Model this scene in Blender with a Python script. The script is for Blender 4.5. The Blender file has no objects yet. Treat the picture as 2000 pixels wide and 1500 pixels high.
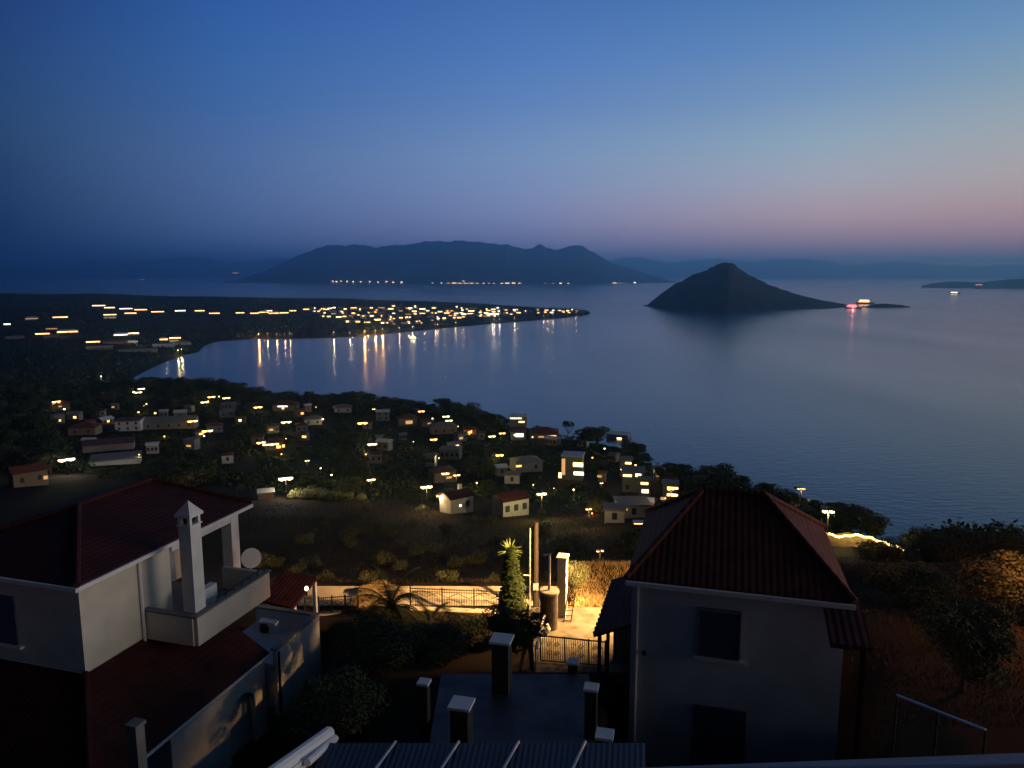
import bpy, math, random
from mathutils import Vector, Matrix, noise
R = math.radians
C = bpy.context.scene.collection
SC = bpy.context.scene
# ------------------------------------------------------------------ camera
F = 1455.0; HZ = 535.0; CZ = 100.0
PITCH = math.atan((750 - HZ) / F)
cam_d = bpy.data.cameras.new("camera"); cam = bpy.data.objects.new("camera", cam_d); C.objects.link(cam)
cam_d.sensor_width = 36; cam_d.lens = 36 * F / 2000
cam_d.clip_start = 0.1; cam_d.clip_end = 90000
cam.location = (0, 0, CZ); cam.rotation_euler = (math.pi / 2 - PITCH, 0, 0)
SC.camera = cam
SC.view_settings.view_transform = 'Standard'; SC.view_settings.look = 'None'
SC.view_settings.exposure = 0.0; SC.view_settings.gamma = 1.0
SC.cycles.use_denoising = True
SC.cycles.max_bounces = 6; SC.cycles.volume_bounces = 1
SC.cycles.sample_clamp_indirect = 2.0
SC.cycles.use_light_tree = True

def lin(c):
    o = []
    for v in c:
        v = v / 255.0
        o.append(v / 12.92 if v <= 0.04045 else ((v + 0.055) / 1.055) ** 2.4)
    return o

# ------------------------------------------------------------------ sky (dusk, afterglow in the west = right of the view)
W = bpy.data.worlds.new("World"); SC.world = W; W.use_nodes = True
wt = W.node_tree; N = wt.nodes; LK = wt.links
bg = N['Background']
geo = N.new('ShaderNodeTexCoord'); sep = N.new('ShaderNodeSeparateXYZ')
LK.new(geo.outputs['Generated'], sep.inputs[0])
def m(op, a, b=None, clamp=False):
    n = N.new('ShaderNodeMath'); n.operation = op; n.use_clamp = clamp
    for k, v in enumerate((a, b)):
        if v is None: continue
        if isinstance(v, (int, float)): n.inputs[k].default_value = v
        else: LK.new(v, n.inputs[k])
    return n.outputs[0]
elev = m('MULTIPLY', m('ARCSINE', sep.outputs[2]), 180 / math.pi)
az = m('MULTIPLY', m('ARCTAN2', sep.outputs[0], sep.outputs[1]), 180 / math.pi)   # 0 ahead, + right
ef = m('DIVIDE', elev, 60.0, True)
SKY = {  # azimuth -> [(elevation, sRGB)]
 -34: [(0,(26,56,92)),(2.5,(30,58,94)),(5,(38,64,100)),(9,(43,74,112)),(12,(38,72,118)),(15,(34,64,118)),(18,(24,55,110))],
 -20: [(0,(70,92,130)),(2.5,(84,104,146)),(5,(84,107,150)),(8,(82,110,158)),(11,(70,108,165)),(15,(56,101,166)),(19,(46,90,160))],
 0:   [(0,(108,112,146)),(2.5,(124,124,156)),(5,(124,134,168)),(8.5,(120,145,181)),(12,(102,137,190)),(15.5,(82,123,188)),(19,(70,110,175))],
 22:  [(0,(150,110,125)),(2,(165,128,140)),(4,(174,148,152)),(6.5,(162,163,173)),(9,(150,170,182)),(12,(127,157,191)),(15,(103,141,188)),(18.5,(79,123,176))],
 34:  [(0,(165,108,115)),(2,(178,125,130)),(4,(176,142,140)),(6,(172,158,154)),(9,(164,169,170)),(12,(141,166,181)),(15,(111,149,186)),(18.5,(86,126,173))]}
ramps = {}
for a, st in SKY.items():
    r = N.new('ShaderNodeValToRGB'); r.color_ramp.interpolation = 'LINEAR'
    LK.new(ef, r.inputs[0])
    top = lin(st[-1][1])
    def bst(e, c, a=a):   # the sky itself is brighter low down than it looks through the haze layer
        k = {-34: .12, -20: .6}.get(a, 1.0); g = 1 + k * (.05 + 1.05 * max(0, 1 - e / 12.0) ** 1.35); q = lin(c); wm = .12 * max(0, k) * max(0, 1 - e / 9.0) * (a > 10)
        return [q[0] * g * (1 + wm * 1.6), q[1] * g * (1 + wm * .6), q[2] * g * (1 - wm)]
    st2 = [(e, bst(e, c)) for e, c in st] + [(26, [v * .62 for v in top]), (40, [v * .26 for v in top]), (60, [v * .13 for v in top])]
    el = r.color_ramp.elements
    while len(el) > 1: el.remove(el[-1])
    el[0].position = 0; el[0].color = (*st2[0][1], 1)
    for e, c in st2[1:]:
        q = el.new(e / 60.0); q.color = (*c, 1)
    ramps[a] = r.outputs[0]
keys = sorted(SKY)
cur = ramps[keys[0]]
for a0, a1 in zip(keys, keys[1:]):
    f = m('DIVIDE', m('SUBTRACT', az, float(a0)), float(a1 - a0), True)
    mx = N.new('ShaderNodeMix'); mx.data_type = 'RGBA'
    LK.new(f, mx.inputs[0]); LK.new(cur, mx.inputs[6]); LK.new(ramps[a1], mx.inputs[7]); cur = mx.outputs[2]
# dims away from the afterglow
fr = N.new('ShaderNodeMapRange'); fr.inputs[1].default_value = 65; fr.inputs[2].default_value = 125
fr.inputs[3].default_value = 1; fr.inputs[4].default_value = .15; fr.interpolation_type = 'SMOOTHSTEP'; LK.new(az, fr.inputs[0])
fl = N.new('ShaderNodeMapRange'); fl.inputs[1].default_value = -34; fl.inputs[2].default_value = -100
fl.inputs[3].default_value = 1; fl.inputs[4].default_value = .24; fl.interpolation_type = 'SMOOTHSTEP'; LK.new(az, fl.inputs[0])
dim = m('MULTIPLY', fr.outputs[0], fl.outputs[0])
mul = N.new('ShaderNodeMix'); mul.data_type = 'RGBA'; mul.blend_type = 'MULTIPLY'; mul.inputs[0].default_value = 1
LK.new(cur, mul.inputs[6]); LK.new(dim, mul.inputs[7])
nis = N.new('ShaderNodeTexSky'); nis.sky_type = 'NISHITA'; nis.sun_disc = False
nis.sun_elevation = R(-4); nis.sun_rotation = R(70)
add = N.new('ShaderNodeMix'); add.data_type = 'RGBA'; add.blend_type = 'ADD'; add.inputs[0].default_value = 0.1
LK.new(mul.outputs[2], add.inputs[6]); LK.new(nis.outputs[0], add.inputs[7])
LK.new(add.outputs[2], bg.inputs[0]); bg.inputs[1].default_value = 1.0

# ------------------------------------------------------------------ last glow of the set sun
sd = bpy.data.lights.new("sun", 'SUN'); so = bpy.data.objects.new("sun", sd); C.objects.link(so)
sd.energy = 0.85; sd.angle = R(26); sd.color = (1.0, .84, .70)
so.rotation_euler = Vector((-1, .2, -.10)).to_track_quat('-Z', 'Y').to_euler()

# ------------------------------------------------------------------ helpers
def ray(px, py):
    dx = (px - 1000) / F; dy = (750 - py) / F
    cp, sp = math.cos(PITCH), math.sin(PITCH)
    v = Vector((dx, cp + dy * sp, -sp + dy * cp))
    return v / v.y
def at(px, py, Y):
    v = ray(px, py) * Y; return Vector((v.x, v.y, v.z + CZ))
def on(px, py, zr):
    v = ray(px, py); return at(px, py, zr / v.z)
def proj(p):
    x, y, z = p[0], p[1], p[2] - CZ
    cp, sp = math.cos(PITCH), math.sin(PITCH)
    d = y * cp - z * sp; u = y * sp + z * cp
    return 1000 + F * x / d, 750 - F * u / d
def ip(tab, x):
    if x <= tab[0][0]: return tab[0][1]
    for (a, b), (c, d) in zip(tab, tab[1:]):
        if x <= c: return b + (d - b) * (x - a) / (c - a)
    return tab[-1][1]
def sst(t): t = max(0, min(1, t)); return t * t * (3 - 2 * t)

MATS = {}
def mat(name, col, rough=.85, var=.25, scale=2.0, spec=.3, bump=0.0, col2=None, metal=0.0):
    if name in MATS: return MATS[name]
    M = bpy.data.materials.new(name); M.use_nodes = True; t = M.node_tree; n = t.nodes; l = t.links
    p = n['Principled BSDF']; p.inputs['Roughness'].default_value = rough
    p.inputs['Specular IOR Level'].default_value = spec; p.inputs['Metallic'].default_value = metal
    tc = n.new('ShaderNodeTexCoord'); nz = n.new('ShaderNodeTexNoise'); nz.inputs['Scale'].default_value = scale
    nz.inputs['Detail'].default_value = 6
    l.new(tc.outputs['Object'], nz.inputs[0])
    rp = n.new('ShaderNodeValToRGB'); rp.color_ramp.elements[0].position = .3; rp.color_ramp.elements[1].position = .7
    c2 = col2 or [min(1, v * (1 + var)) for v in col]; c1 = [v * (1 - var) for v in col] if not col2 else col
    rp.color_ramp.elements[0].color = (*c1, 1); rp.color_ramp.elements[1].color = (*c2, 1)
    l.new(nz.outputs[0], rp.inputs[0]); l.new(rp.outputs[0], p.inputs['Base Color'])
    if bump:
        b = n.new('ShaderNodeBump'); b.inputs['Strength'].default_value = bump; b.inputs['Distance'].default_value = .05
        l.new(nz.outputs[0], b.inputs['Height']); l.new(b.outputs[0], p.inputs['Normal'])
    MATS[name] = M; return M
def tilemat(name, col, step=.22):
    """clay pan tiles: rows run down the slope (bands across local x / y by wave bump)"""
    if name in MATS: return MATS[name]
    M = mat(name, col, .8, .35, 1.5, .25)
    t = M.node_tree; n = t.nodes; l = t.links; p = n['Principled BSDF']
    tc = n.new('ShaderNodeTexCoord')
    w1 = n.new('ShaderNodeTexWave'); w1.bands_direction = 'Z'; w1.inputs['Scale'].default_value = 3.2; w1.wave_profile = 'SAW'
    w2 = n.new('ShaderNodeTexWave'); w2.bands_direction = 'X'; w2.inputs['Scale'].default_value = .314 / step
    l.new(tc.outputs['Object'], w1.inputs[0]); l.new(tc.outputs['Object'], w2.inputs[0])
    a = n.new('ShaderNodeMath'); a.operation = 'ADD'; l.new(w1.outputs['Fac'], a.inputs[0]); l.new(w2.outputs['Fac'], a.inputs[1])
    b = n.new('ShaderNodeBump'); b.inputs['Strength'].default_value = .5; b.inputs['Distance'].default_value = .03
    l.new(a.outputs[0], b.inputs['Height']); l.new(b.outputs[0], p.inputs['Normal'])
    return M
def emit(name, col, s):
    if name in MATS: return MATS[name]
    M = bpy.data.materials.new(name); M.use_nodes = True; n = M.node_tree.nodes
    n.remove(n['Principled BSDF']); e = n.new('ShaderNodeEmission')
    e.inputs[0].default_value = (*col, 1); e.inputs[1].default_value = s
    M.node_tree.links.new(e.outputs[0], n['Material Output'].inputs[0]); MATS[name] = M; return M

class MB:
    def __init__(s): s.v = []; s.f = []
    def face(s, pts):
        k = len(s.v); s.v += [tuple(p) for p in pts]; s.f.append(tuple(range(k, k + len(pts)))); return s
    def box(s, x0, x1, y0, y1, z0, z1):
        k = len(s.v)
        s.v += [(x, y, z) for z in (z0, z1) for y in (y0, y1) for x in (x0, x1)]
        for f in ((0,2,3,1),(4,5,7,6),(0,1,5,4),(2,6,7,3),(0,4,6,2),(1,3,7,5)): s.f.append(tuple(k + i for i in f))
        return s
    def tube(s, pts, r, n=8, cap=True):
        pts = [Vector(p) for p in pts]; rs = r if isinstance(r, (list, tuple)) else [r] * len(pts)
        k = len(s.v)
        for i, p in enumerate(pts):
            d = (pts[min(i + 1, len(pts) - 1)] - pts[max(i - 1, 0)]).normalized()
            u = d.cross(Vector((0, 0, 1)) if abs(d.z) < .9 else Vector((1, 0, 0))).normalized(); w = d.cross(u)
            for j in range(n):
                a = 2 * math.pi * j / n; s.v.append(tuple(p + (u * math.cos(a) + w * math.sin(a)) * rs[i]))
        for i in range(len(pts) - 1):
            for j in range(n):
                a = k + i * n + j; b = k + i * n + (j + 1) % n; s.f.append((a, b, b + n, a + n))
        if cap:
            s.f.append(tuple(k + j for j in range(n))[::-1]); s.f.append(tuple(k + (len(pts) - 1) * n + j for j in range(n)))
        return s
    def lathe(s, prof, n=16, c=(0, 0, 0)):
        k = len(s.v)
        for r, z in prof:
            for j in range(n):
                a = 2 * math.pi * j / n; s.v.append((c[0] + r * math.cos(a), c[1] + r * math.sin(a), c[2] + z))
        for i in range(len(prof) - 1):
            for j in range(n):
                a = k + i * n + j; b = k + i * n + (j + 1) % n; s.f.append((a, b, b + n, a + n))
        s.f.append(tuple(k + (len(prof) - 1) * n + j for j in range(n))); s.f.append(tuple(k + j for j in range(n))[::-1])
        return s
    def slab(s, pts, th):
        """thick plate below polygon pts"""
        n = len(pts); k = len(s.v)
        s.v += [tuple(p) for p in pts] + [(p[0], p[1], p[2] - th) for p in pts]
        s.f.append(tuple(range(k, k + n))); s.f.append(tuple(range(k + 2 * n - 1, k + n - 1, -1)))
        for i in range(n):
            j = (i + 1) % n; s.f.append((k + i, k + n + i, k + n + j, k + j))
        return s
    def mesh(s, name, mt, smooth=False):
        me = bpy.data.meshes.new(name); me.from_pydata(s.v, [], s.f); me.update()
        if mt: me.materials.append(mt)
        if smooth:
            for p in me.polygons: p.use_smooth = True
        return me
    def build(s, name, mt, parent=None, smooth=False, loc=(0, 0, 0)):
        return link(name, s.mesh(name, mt, smooth), parent, loc)
def link(name, me, parent=None, loc=(0, 0, 0)):
    o = bpy.data.objects.new(name, me); C.objects.link(o); o.location = loc
    if parent is not None: o.parent = parent
    return o
def thing(name, label, cat, loc=(0, 0, 0), rz=0, group=None):
    o = bpy.data.objects.new(name, None); C.objects.link(o); o.location = loc; o.rotation_euler = (0, 0, rz)
    o.empty_display_size = .3
    return tag(o, label, cat, group)
def tag(o, label=None, cat=None, group=None, kind=None):
    if label:
        o['label'] = label
    if cat: o['category'] = cat
    if group: o['group'] = group
    if kind: o['kind'] = kind
    return o
def copy_tree(o, parent=None):
    c = o.copy(); C.objects.link(c); c.parent = parent
    for ch in list(o.children): copy_tree(ch, c)
    return c
def point(parent, loc, power, col=(1, .62, .28), size=.15):
    d = bpy.data.lights.new("lamp_light", 'POINT'); d.energy = power; d.color = col; d.shadow_soft_size = size
    o = bpy.data.objects.new("lamp_light", d); C.objects.link(o); o.parent = parent; o.location = loc
    return o

# ------------------------------------------------------------------ materials
WHITE = mat('white_render', (.74, .73, .71), .8, .14, 1.2)
WHITE2 = mat('white_paint', (.78, .78, .78), .6, .04, 3)
CREAM = mat('cream_render', (.66, .60, .50), .85, .13, .9, bump=.15)
GREYW = mat('grey_render', (.62, .63, .66), .9, .12, .8, bump=.15)
STONE = mat('stone_pale', (.45, .40, .33), .9, .25, 3, bump=.3)
CONC = mat('concrete', (.22, .215, .20), .9, .15, 2, bump=.2)
TILE = tilemat('clay_tile', (.05, .010, .009))
TILE2 = tilemat('clay_tile_brown', (.085, .024, .022))
FARTILE = mat('far_tile', (.16, .05, .03), .85, .25, 1)
FARWALL = mat('far_wall', (.25, .245, .235), .85, .08, .5)
FARWALL2 = mat('far_wall_sand', (.24, .185, .13), .85, .1, .5)
DARKG = mat('dark_glass', (.012, .014, .018), .12, .1, 1, spec=.5)
SHUT = mat('dark_shutter', (.07, .085, .16), .6, .2, 8)
IRON = mat('dark_iron', (.03, .028, .025), .5, .2, 9, metal=.6)
STEEL = mat('galvanised_steel', (.42, .43, .45), .45, .15, 5, metal=.7)
WOOD = mat('dark_wood', (.018, .012, .008), .85, .35, 6, bump=.3)
BARK = mat('bark', (.08, .06, .045), .95, .3, 5, bump=.4)
LEAF = mat('leaf_dark', (.045, .062, .022), .7, .5, 1.3, spec=.08)
LEAF2 = mat('leaf_olive', (.07, .078, .038), .75, .45, 1.1, spec=.08)
LEAF3 = mat('leaf_bright', (.11, .16, .035), .7, .4, 2)
DRYG = mat('dry_grass', (.34, .24, .11), .95, .35, 2.5)
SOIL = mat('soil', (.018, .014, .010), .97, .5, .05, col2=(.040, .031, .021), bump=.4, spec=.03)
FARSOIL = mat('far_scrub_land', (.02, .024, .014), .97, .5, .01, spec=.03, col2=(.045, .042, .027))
ISLE = mat('island_scrub', (.03, .036, .02), .97, .5, .012, spec=.05, col2=(.07, .062, .045), bump=1)
WARM = emit('warm_lamp', (1, .52, .16), 6.0)
YEL = emit('yellow_lamp', (1, .66, .18), 5.5)
WHT = emit('white_lamp', (1, .74, .42), 6.0)
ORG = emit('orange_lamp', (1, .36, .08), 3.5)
DIMW = emit('dim_window', (1, .50, .18), .8)
RED = emit('red_lamp', (1, .22, .20), 2.6)
EM = {'w': WARM, 'y': YEL, 'c': WHT, 'o': ORG, 'd': DIMW, 'r': RED}
LC = {'w': (1, .66, .30), 'y': (1, .78, .30), 'c': (1, .86, .62), 'o': (1, .42, .12), 'd': (1, .6, .25), 'r': (1, .2, .2)}

# ------------------------------------------------------------------ terrain functions
G = [(0,-6.5),(8,-9.5),(15,-12.5),(20,-14),(26,-15.1),(28,-15.75),(33,-15.85),(36,-17.7),(41,-19.72),(46,-19.85),(60,-25.7),(100,-36.5),(150,-47),(200,-55),(300,-66),(400,-73),(500,-79),(700,-95)]
EDGE = [(-400,640),(0,600),(150,560),(250,525),(400,515),(480,480),(560,445),(690,425),(800,400),(900,375),(1000,330),(1110,290),(1200,262),(1260,225),(1290,200),(1400,175),(1500,150),(1600,125),(1700,104),(1800,92),(1900,82),(2000,80),(2400,80)]
SIL = [(0,742),(150,742),(250,735),(400,735),(470,745),(530,772),(590,778),(640,768),(690,757),(740,770),(800,778),(850,790),(900,790),(940,808),(990,820),(1050,822),(1110,827),(1170,825),(1215,842),(1250,866),(1275,884),(1285,905),(1330,908),(1400,915),(1500,935),(1560,947),(1640,972),(1700,998),(1760,1022),(1800,1042),(1870,1062),(1935,1088),(2000,1086)]
def near_z(px, Y):
    E = ip(EDGE, px); z = ip(G, Y)
    X = (px - 1000) / F * Y
    if Y > 55: z += (noise.noise(Vector((X * .02, Y * .02, 3))) * 2.2) * min(1, (Y - 55) / 60)
    if Y < 40: z -= 3.4 * sst((680 - px) / 90) * sst((Y - 10) / 8) * sst((39.5 - Y) / 4) + 3.2 * sst((px - 1195) / 25) * sst((Y - 8) / 6) * sst((29 - Y) / 4) * sst((1800 - px) / 80)
    if px > 1090 and 30 < Y < 60: z += 1.3 * sst((px - 1090) / 60) * sst((Y - 30) / 12) * sst((60 - Y) / 10)
    if Y > E:
        z0 = z; t = (Y - E) / (E * .42 + 15); z = z0 + (-104 - z0) * (t if t < 1 else 1)
    return z + CZ
SHORE = [(-400,560),(100,600),(150,610),(200,640),(240,690),(290,790),(340,890),(385,960),(395,1035),(420,1110),(500,1150),(600,1160),(700,1195),(800,1300),(900,1430),(1000,1560),(1060,1650),(1100,1725),(1140,1830),(1152,1905)]
BACK = [(-400,3100),(0,2900),(400,2650),(700,2450),(900,2250),(1000,2130),(1060,2050),(1100,2000),(1140,1960),(1152,1925)]
PH = [(-400,40),(0,33),(300,28),(500,24),(700,22),(900,17),(1000,12),(1060,9),(1100,7),(1140,3),(1152,.5)]
def pen_z(px, Y):
    a, b, h = ip(SHORE, px), ip(BACK, px), ip(PH, px)
    if px > 1152: return -3
    s = (Y - a) / max(1, b - a)
    if s < 0: return max(-4, s * 200)
    if s > 1: return max(-4, (1 - s) * 60)
    v = sst(min(1, s * 1.9)) * sst((1 - s) * 9)
    X = (px - 1000) / F * Y
    return h * v * (1 + .22 * noise.noise(Vector((X * .004, Y * .004, 0)))) + 1.2 * min(1, s * 40)
def ground(px, Y):
    if Y <= ip(EDGE, px) * 1.02: return near_z(px, Y)
    return max(near_z(px, Y), pen_z(px, Y))
def hit(px, py, dz=0, Y0=52, Y1=3000):
    v = ray(px, py); Y = Y0; p = Y0
    while Y < Y1:
        if CZ + v.z * Y <= ground(px, Y) + dz:
            for _ in range(14):
                mY = (p + Y) / 2
                if CZ + v.z * mY <= ground(px, mY) + dz: Y = mY
                else: p = mY
            return Vector((v.x * Y, Y, ground(px, Y)))
        p = Y; Y *= 1.012
    return None

# ------------------------------------------------------------------ setting: sea, hillside, peninsula
def strip_mesh(name, cols, rows, zf, mt, smooth=True):
    b = MB(); n = len(rows(cols[0]))
    for px in cols:
        for Y in rows(px): b.v.append(((px - 1000) / F * Y, Y, zf(px, Y)))
    for i in range(len(cols) - 1):
        for j in range(n - 1):
            a = i * n + j; b.f.append((a, a + n, a + n + 1, a + 1))
    return tag(b.build(name, mt, smooth=smooth), kind='structure')
def water_mat():
    M = bpy.data.materials.new('sea_water'); M.use_nodes = True; t = M.node_tree; n = t.nodes; l = t.links; p = n['Principled BSDF']
    p.inputs['Base Color'].default_value = (.05, .075, .12, 1); p.inputs['IOR'].default_value = 1.38
    tc = n.new('ShaderNodeTexCoord'); mp = n.new('ShaderNodeMapping'); mp.inputs['Scale'].default_value = (.004, .0012, 1)
    nz = n.new('ShaderNodeTexNoise'); nz.inputs['Scale'].default_value = 1; nz.inputs['Detail'].default_value = 5
    l.new(tc.outputs['Object'], mp.inputs[0]); l.new(mp.outputs[0], nz.inputs[0])
    mr = n.new('ShaderNodeMapRange'); mr.inputs[1].default_value = .3; mr.inputs[2].default_value = .7
    mr.inputs[3].default_value = .13; mr.inputs[4].default_value = .22
    l.new(nz.outputs[0], mr.inputs[0]); l.new(mr.outputs[0], p.inputs['Roughness'])
    mp2 = n.new('ShaderNodeMapping'); mp2.inputs['Scale'].default_value = (.12, .3, 1); l.new(tc.outputs['Object'], mp2.inputs[0])
    n2 = n.new('ShaderNodeTexNoise'); n2.inputs['Scale'].default_value = 1; n2.inputs['Detail'].default_value = 4; l.new(mp2.outputs[0], n2.inputs[0])
    bp = n.new('ShaderNodeBump'); bp.inputs['Strength'].default_value = .35; bp.inputs['Distance'].default_value = .5
    l.new(n2.outputs[0], bp.inputs['Height']); l.new(bp.outputs[0], p.inputs['Normal'])
    return M
wb = MB(); xs = [-26000, -12000, -4000, -1000, 1000, 4000, 12000, 26000]; ys = [-200, 500, 2000, 6000, 14000, 29000]
for x in xs:
    for y in ys: wb.v.append((x, y, 0))
for i in range(len(xs) - 1):
    for j in range(len(ys) - 1):
        a = i * len(ys) + j; wb.f.append((a, a + len(ys), a + len(ys) + 1, a + 1))
tag(wb.build('sea', water_mat()), kind='structure')

def near_rows(px):
    E = ip(EDGE, px); r = [0.5, 4, 8, 12, 15, 18, 20, 22, 25, 28, 30, 32, 34, 36, 38, 40, 41, 43, 45, 47, 50, 54, 58]
    k = 46
    for i in range(1, k + 1): r.append(58 + (E - 58) * i / k)
    for t in (.1, .2, .35, .5, .7, .85, 1.0, 1.1): r.append(E + (E * .42 + 15) * t)
    return r
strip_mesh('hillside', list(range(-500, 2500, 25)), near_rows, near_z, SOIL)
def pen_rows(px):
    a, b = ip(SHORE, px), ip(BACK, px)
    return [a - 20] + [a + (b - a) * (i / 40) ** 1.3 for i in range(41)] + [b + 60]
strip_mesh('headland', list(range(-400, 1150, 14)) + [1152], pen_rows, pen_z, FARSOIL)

def ridge(name, sil, Yf, depth, mt, k=.5, nz=.10, step=6, ns=.002):
    """range of hills: crest height from the skyline, front shore at Yf(px)"""
    x0, x1 = sil[0][0], sil[-1][0]; cols = []; x = x0
    while x < x1: cols.append(x); x += step
    cols.append(x1)
    nr = 26; b = MB()
    for px in cols:
        yf = ip(Yf, px) if isinstance(Yf, list) else Yf
        dp = depth(px) if callable(depth) else depth
        yc = yf + dp * k
        h = max(0.5, CZ + (HZ - ip(sil, px)) / F * yc)
        for j in range(nr):
            s = j / (nr - 1); Y = yf + dp * s; X = (px - 1000) / F * Y
            t = s / k if s < k else (1 - s) / (1 - k)
            v = sst(t) * .45 + t * .55
            g = noise.fractal(Vector((X * ns, Y * ns, 1.7)), 1.0, 2.0, 5)
            z = h * v * (1 + nz * g * (1 - t * .78)) + h * .06 * noise.fractal(Vector((X * ns * 6, Y * ns * 6, 9)), .8, 2.0, 5) * t - (3 if j in (0, nr - 1) else 0)
            b.v.append((X, Y, z))
    for i in range(len(cols) - 1):
        for j in range(nr - 1):
            a = i * nr + j; b.f.append((a, a + nr, a + nr + 1, a + 1))
    return tag(b.build(name, mt, smooth=True), kind='structure')
MT = [(440,552),(470,546),(520,530),(560,512),(600,494),(625,484),(650,479),(690,478),(715,482),(742,485),(770,480),(800,477),(830,471),(860,470),(890,469),(925,472),(950,477),(975,480),(990,476),(1005,481),(1022,486),(1040,484),(1055,478),(1068,482),(1088,490),(1105,484),(1120,480),(1135,482),(1155,492),(1190,512),(1240,528),(1290,543),(1315,551)]
ridge('mountain_island', MT, [(440,8300),(650,8900),(900,8100),(1100,8000),(1315,8600)], 2600, ISLE, nz=.16, step=5, ns=.0013)
ridge('far_mountains', [(1100,530),(1150,520),(1190,511),(1230,500),(1260,505),(1300,514),(1350,508),(1400,505),(1450,512),(1500,508),(1540,505),(1600,509),(1650,520),(1700,514),(1750,511),(1830,518),(1900,521),(1960,517),(2050,524),(2200,520)], 19000, 3000, ISLE, nz=.12, step=12, ns=.0006)
ridge('far_hills', [(-200,520),(0,514),(120,518),(200,508),(280,512),(350,503),(400,500),(450,513),(520,508),(560,503),(640,512),(760,540)], 19500, 3000, ISLE, nz=.12, step=12, ns=.0006)
ridge('cape', [(1793,558),(1810,553),(1850,549),(1890,550),(1910,551),(1930,548),(1960,545),(2000,543),(2100,536),(2250,530)], [(1793,5400),(1900,5250),(2250,4700)], 800, ISLE, nz=.15, step=5, ns=.004)
ridge('cone_island', [(1256,602),(1268,590),(1285,576),(1300,564),(1330,547),(1350,538),(1372,530),(1392,521),(1405,515),(1414,513),(1424,516),(1436,525),(1450,533),(1480,547),(1510,559),(1550,573),(1590,583),(1630,590),(1655,595),(1668,600)],
      [(1256,2330),(1300,2130),(1350,2030),(1420,1990),(1500,2040),(1600,2150),(1668,2290)], lambda p: 60 + 560 * math.sin(math.pi * max(0, min(1, (p - 1250) / 425))) ** .8, ISLE, nz=.22, step=3, ns=.006)
ridge('islet', [(1678,601),(1692,596),(1715,592),(1740,593),(1760,595),(1774,601)], 2230, 110, ISLE, nz=.2, step=3, ns=.01)

# ------------------------------------------------------------------ haze over the gulf
hz = MB().box(-27000, 27000, -300, 30000, -110, 640)
HM = bpy.data.materials.new('haze'); HM.use_nodes = True
hn = HM.node_tree.nodes; hn.remove(hn['Principled BSDF']); pv = hn.new('ShaderNodeVolumePrincipled')
pv.inputs['Color'].default_value = (.34, .70, 1, 1); pv.inputs['Density'].default_value = 1.3e-4; pv.inputs['Anisotropy'].default_value = .86
HM.node_tree.links.new(pv.outputs[0], hn['Material Output'].inputs['Volume'])
tag(hz.build('haze', HM), kind='stuff', label='thin blue evening haze lying over the gulf', cat='haze')

# =================================================================== NEAR: the villa on the left
# local frame: x = outwards to the right, y = away from the camera, z relative to the camera height
def Z(z): return z
vo = on(150, 1145, -10.06); VZ = CZ
villa = thing('villa', 'cream two storey villa with dark red hipped roof and white rooftop loggia', 'house', (vo.x, vo.y, CZ), R(-16.3))
eL = 9.3
def hip_roof(x0, x1, y0, y1, ze, rx0, rx1, ry0, ry1, zr, th=.16):
    """hipped roof with thickness; ridge from (rx0,ry0) to (rx1,ry1)"""
    b = MB(); A, B_, C_, D_ = (x0, y0, ze), (x1, y0, ze), (x1, y1, ze), (x0, y1, ze); P, Q = (rx0, ry0, zr), (rx1, ry1, zr)
    if abs(ry1 - ry0) > abs(rx1 - rx0):   # ridge along y
        fs = [(A, B_, P), (B_, C_, Q, P), (C_, D_, Q), (D_, A, P, Q)]
    else:
        fs = [(A, B_, Q, P), (B_, C_, Q), (C_, D_, P, Q), (D_, A, P)]
    for f in fs: b.face(f)
    dn = lambda p: (p[0], p[1], p[2] - th)
    for p, q in ((A, B_), (B_, C_), (C_, D_), (D_, A)): b.face((dn(p), dn(q), q, p))
    b.face([dn(D_), dn(C_), dn(B_), dn(A)])
    return b
def ridge_caps(b, segs, r=.11):
    for p, q in segs:
        b.tube([(p[0], p[1], p[2] + .03), (q[0], q[1], q[2] + .03)], r, 8)
    return b
rf = hip_roof(-8, 0, 0, eL, -10.06, -4, -4, 4, 7.85, -8.94).build('roof', TILE, villa)
ridge_caps(MB(), [((-4, 4, -8.94), (-4, 7.85, -8.94)), ((0, 0, -10.06), (-4, 4, -8.94)), ((-8, 0, -10.06), (-4, 4, -8.94)), ((0, eL, -10.06), (-4, 7.85, -8.94))]).build('ridge_tiles', TILE, rf)
MB().box(-.03, .07, -.05, eL, -10.24, -10.10).box(-8, .07, -.12, -.02, -10.24, -10.10).build('gutter', WHITE2, villa)
w = MB().box(-7.6, -.4, .4, 4.6, -13.4, -10.2).box(-7.6, -3.0, 4.603, 8.7, -13.4, -10.2)
w.build('wall', CREAM, villa)
MB().box(-7.6, 2.15, .9, 6.2, -18.6, -15.35).build('lower_wall', GREYW, villa)
# loggia frame
MB().box(-.72, -.28, 4.62, 8.15, -10.62, -10.235).build('beam', WHITE, villa)
for y in (8.15,):
    MB().box(-.76, -.26, y, y + .5, -13.3, -10.238).build('column', WHITE, villa)
MB().box(-2.98, -2.9, 5.4, 6.6, -13.3, -11.1).build('door', SHUT, villa)
# window in the front wall
f = MB().box(-4.75, -3.2, .33, .41, -12.75, -11.0).build('window', SHUT, villa)
MB().box(-4.95, -3.0, .25, .42, -12.86, -12.76).build('sill', WHITE, f)
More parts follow.
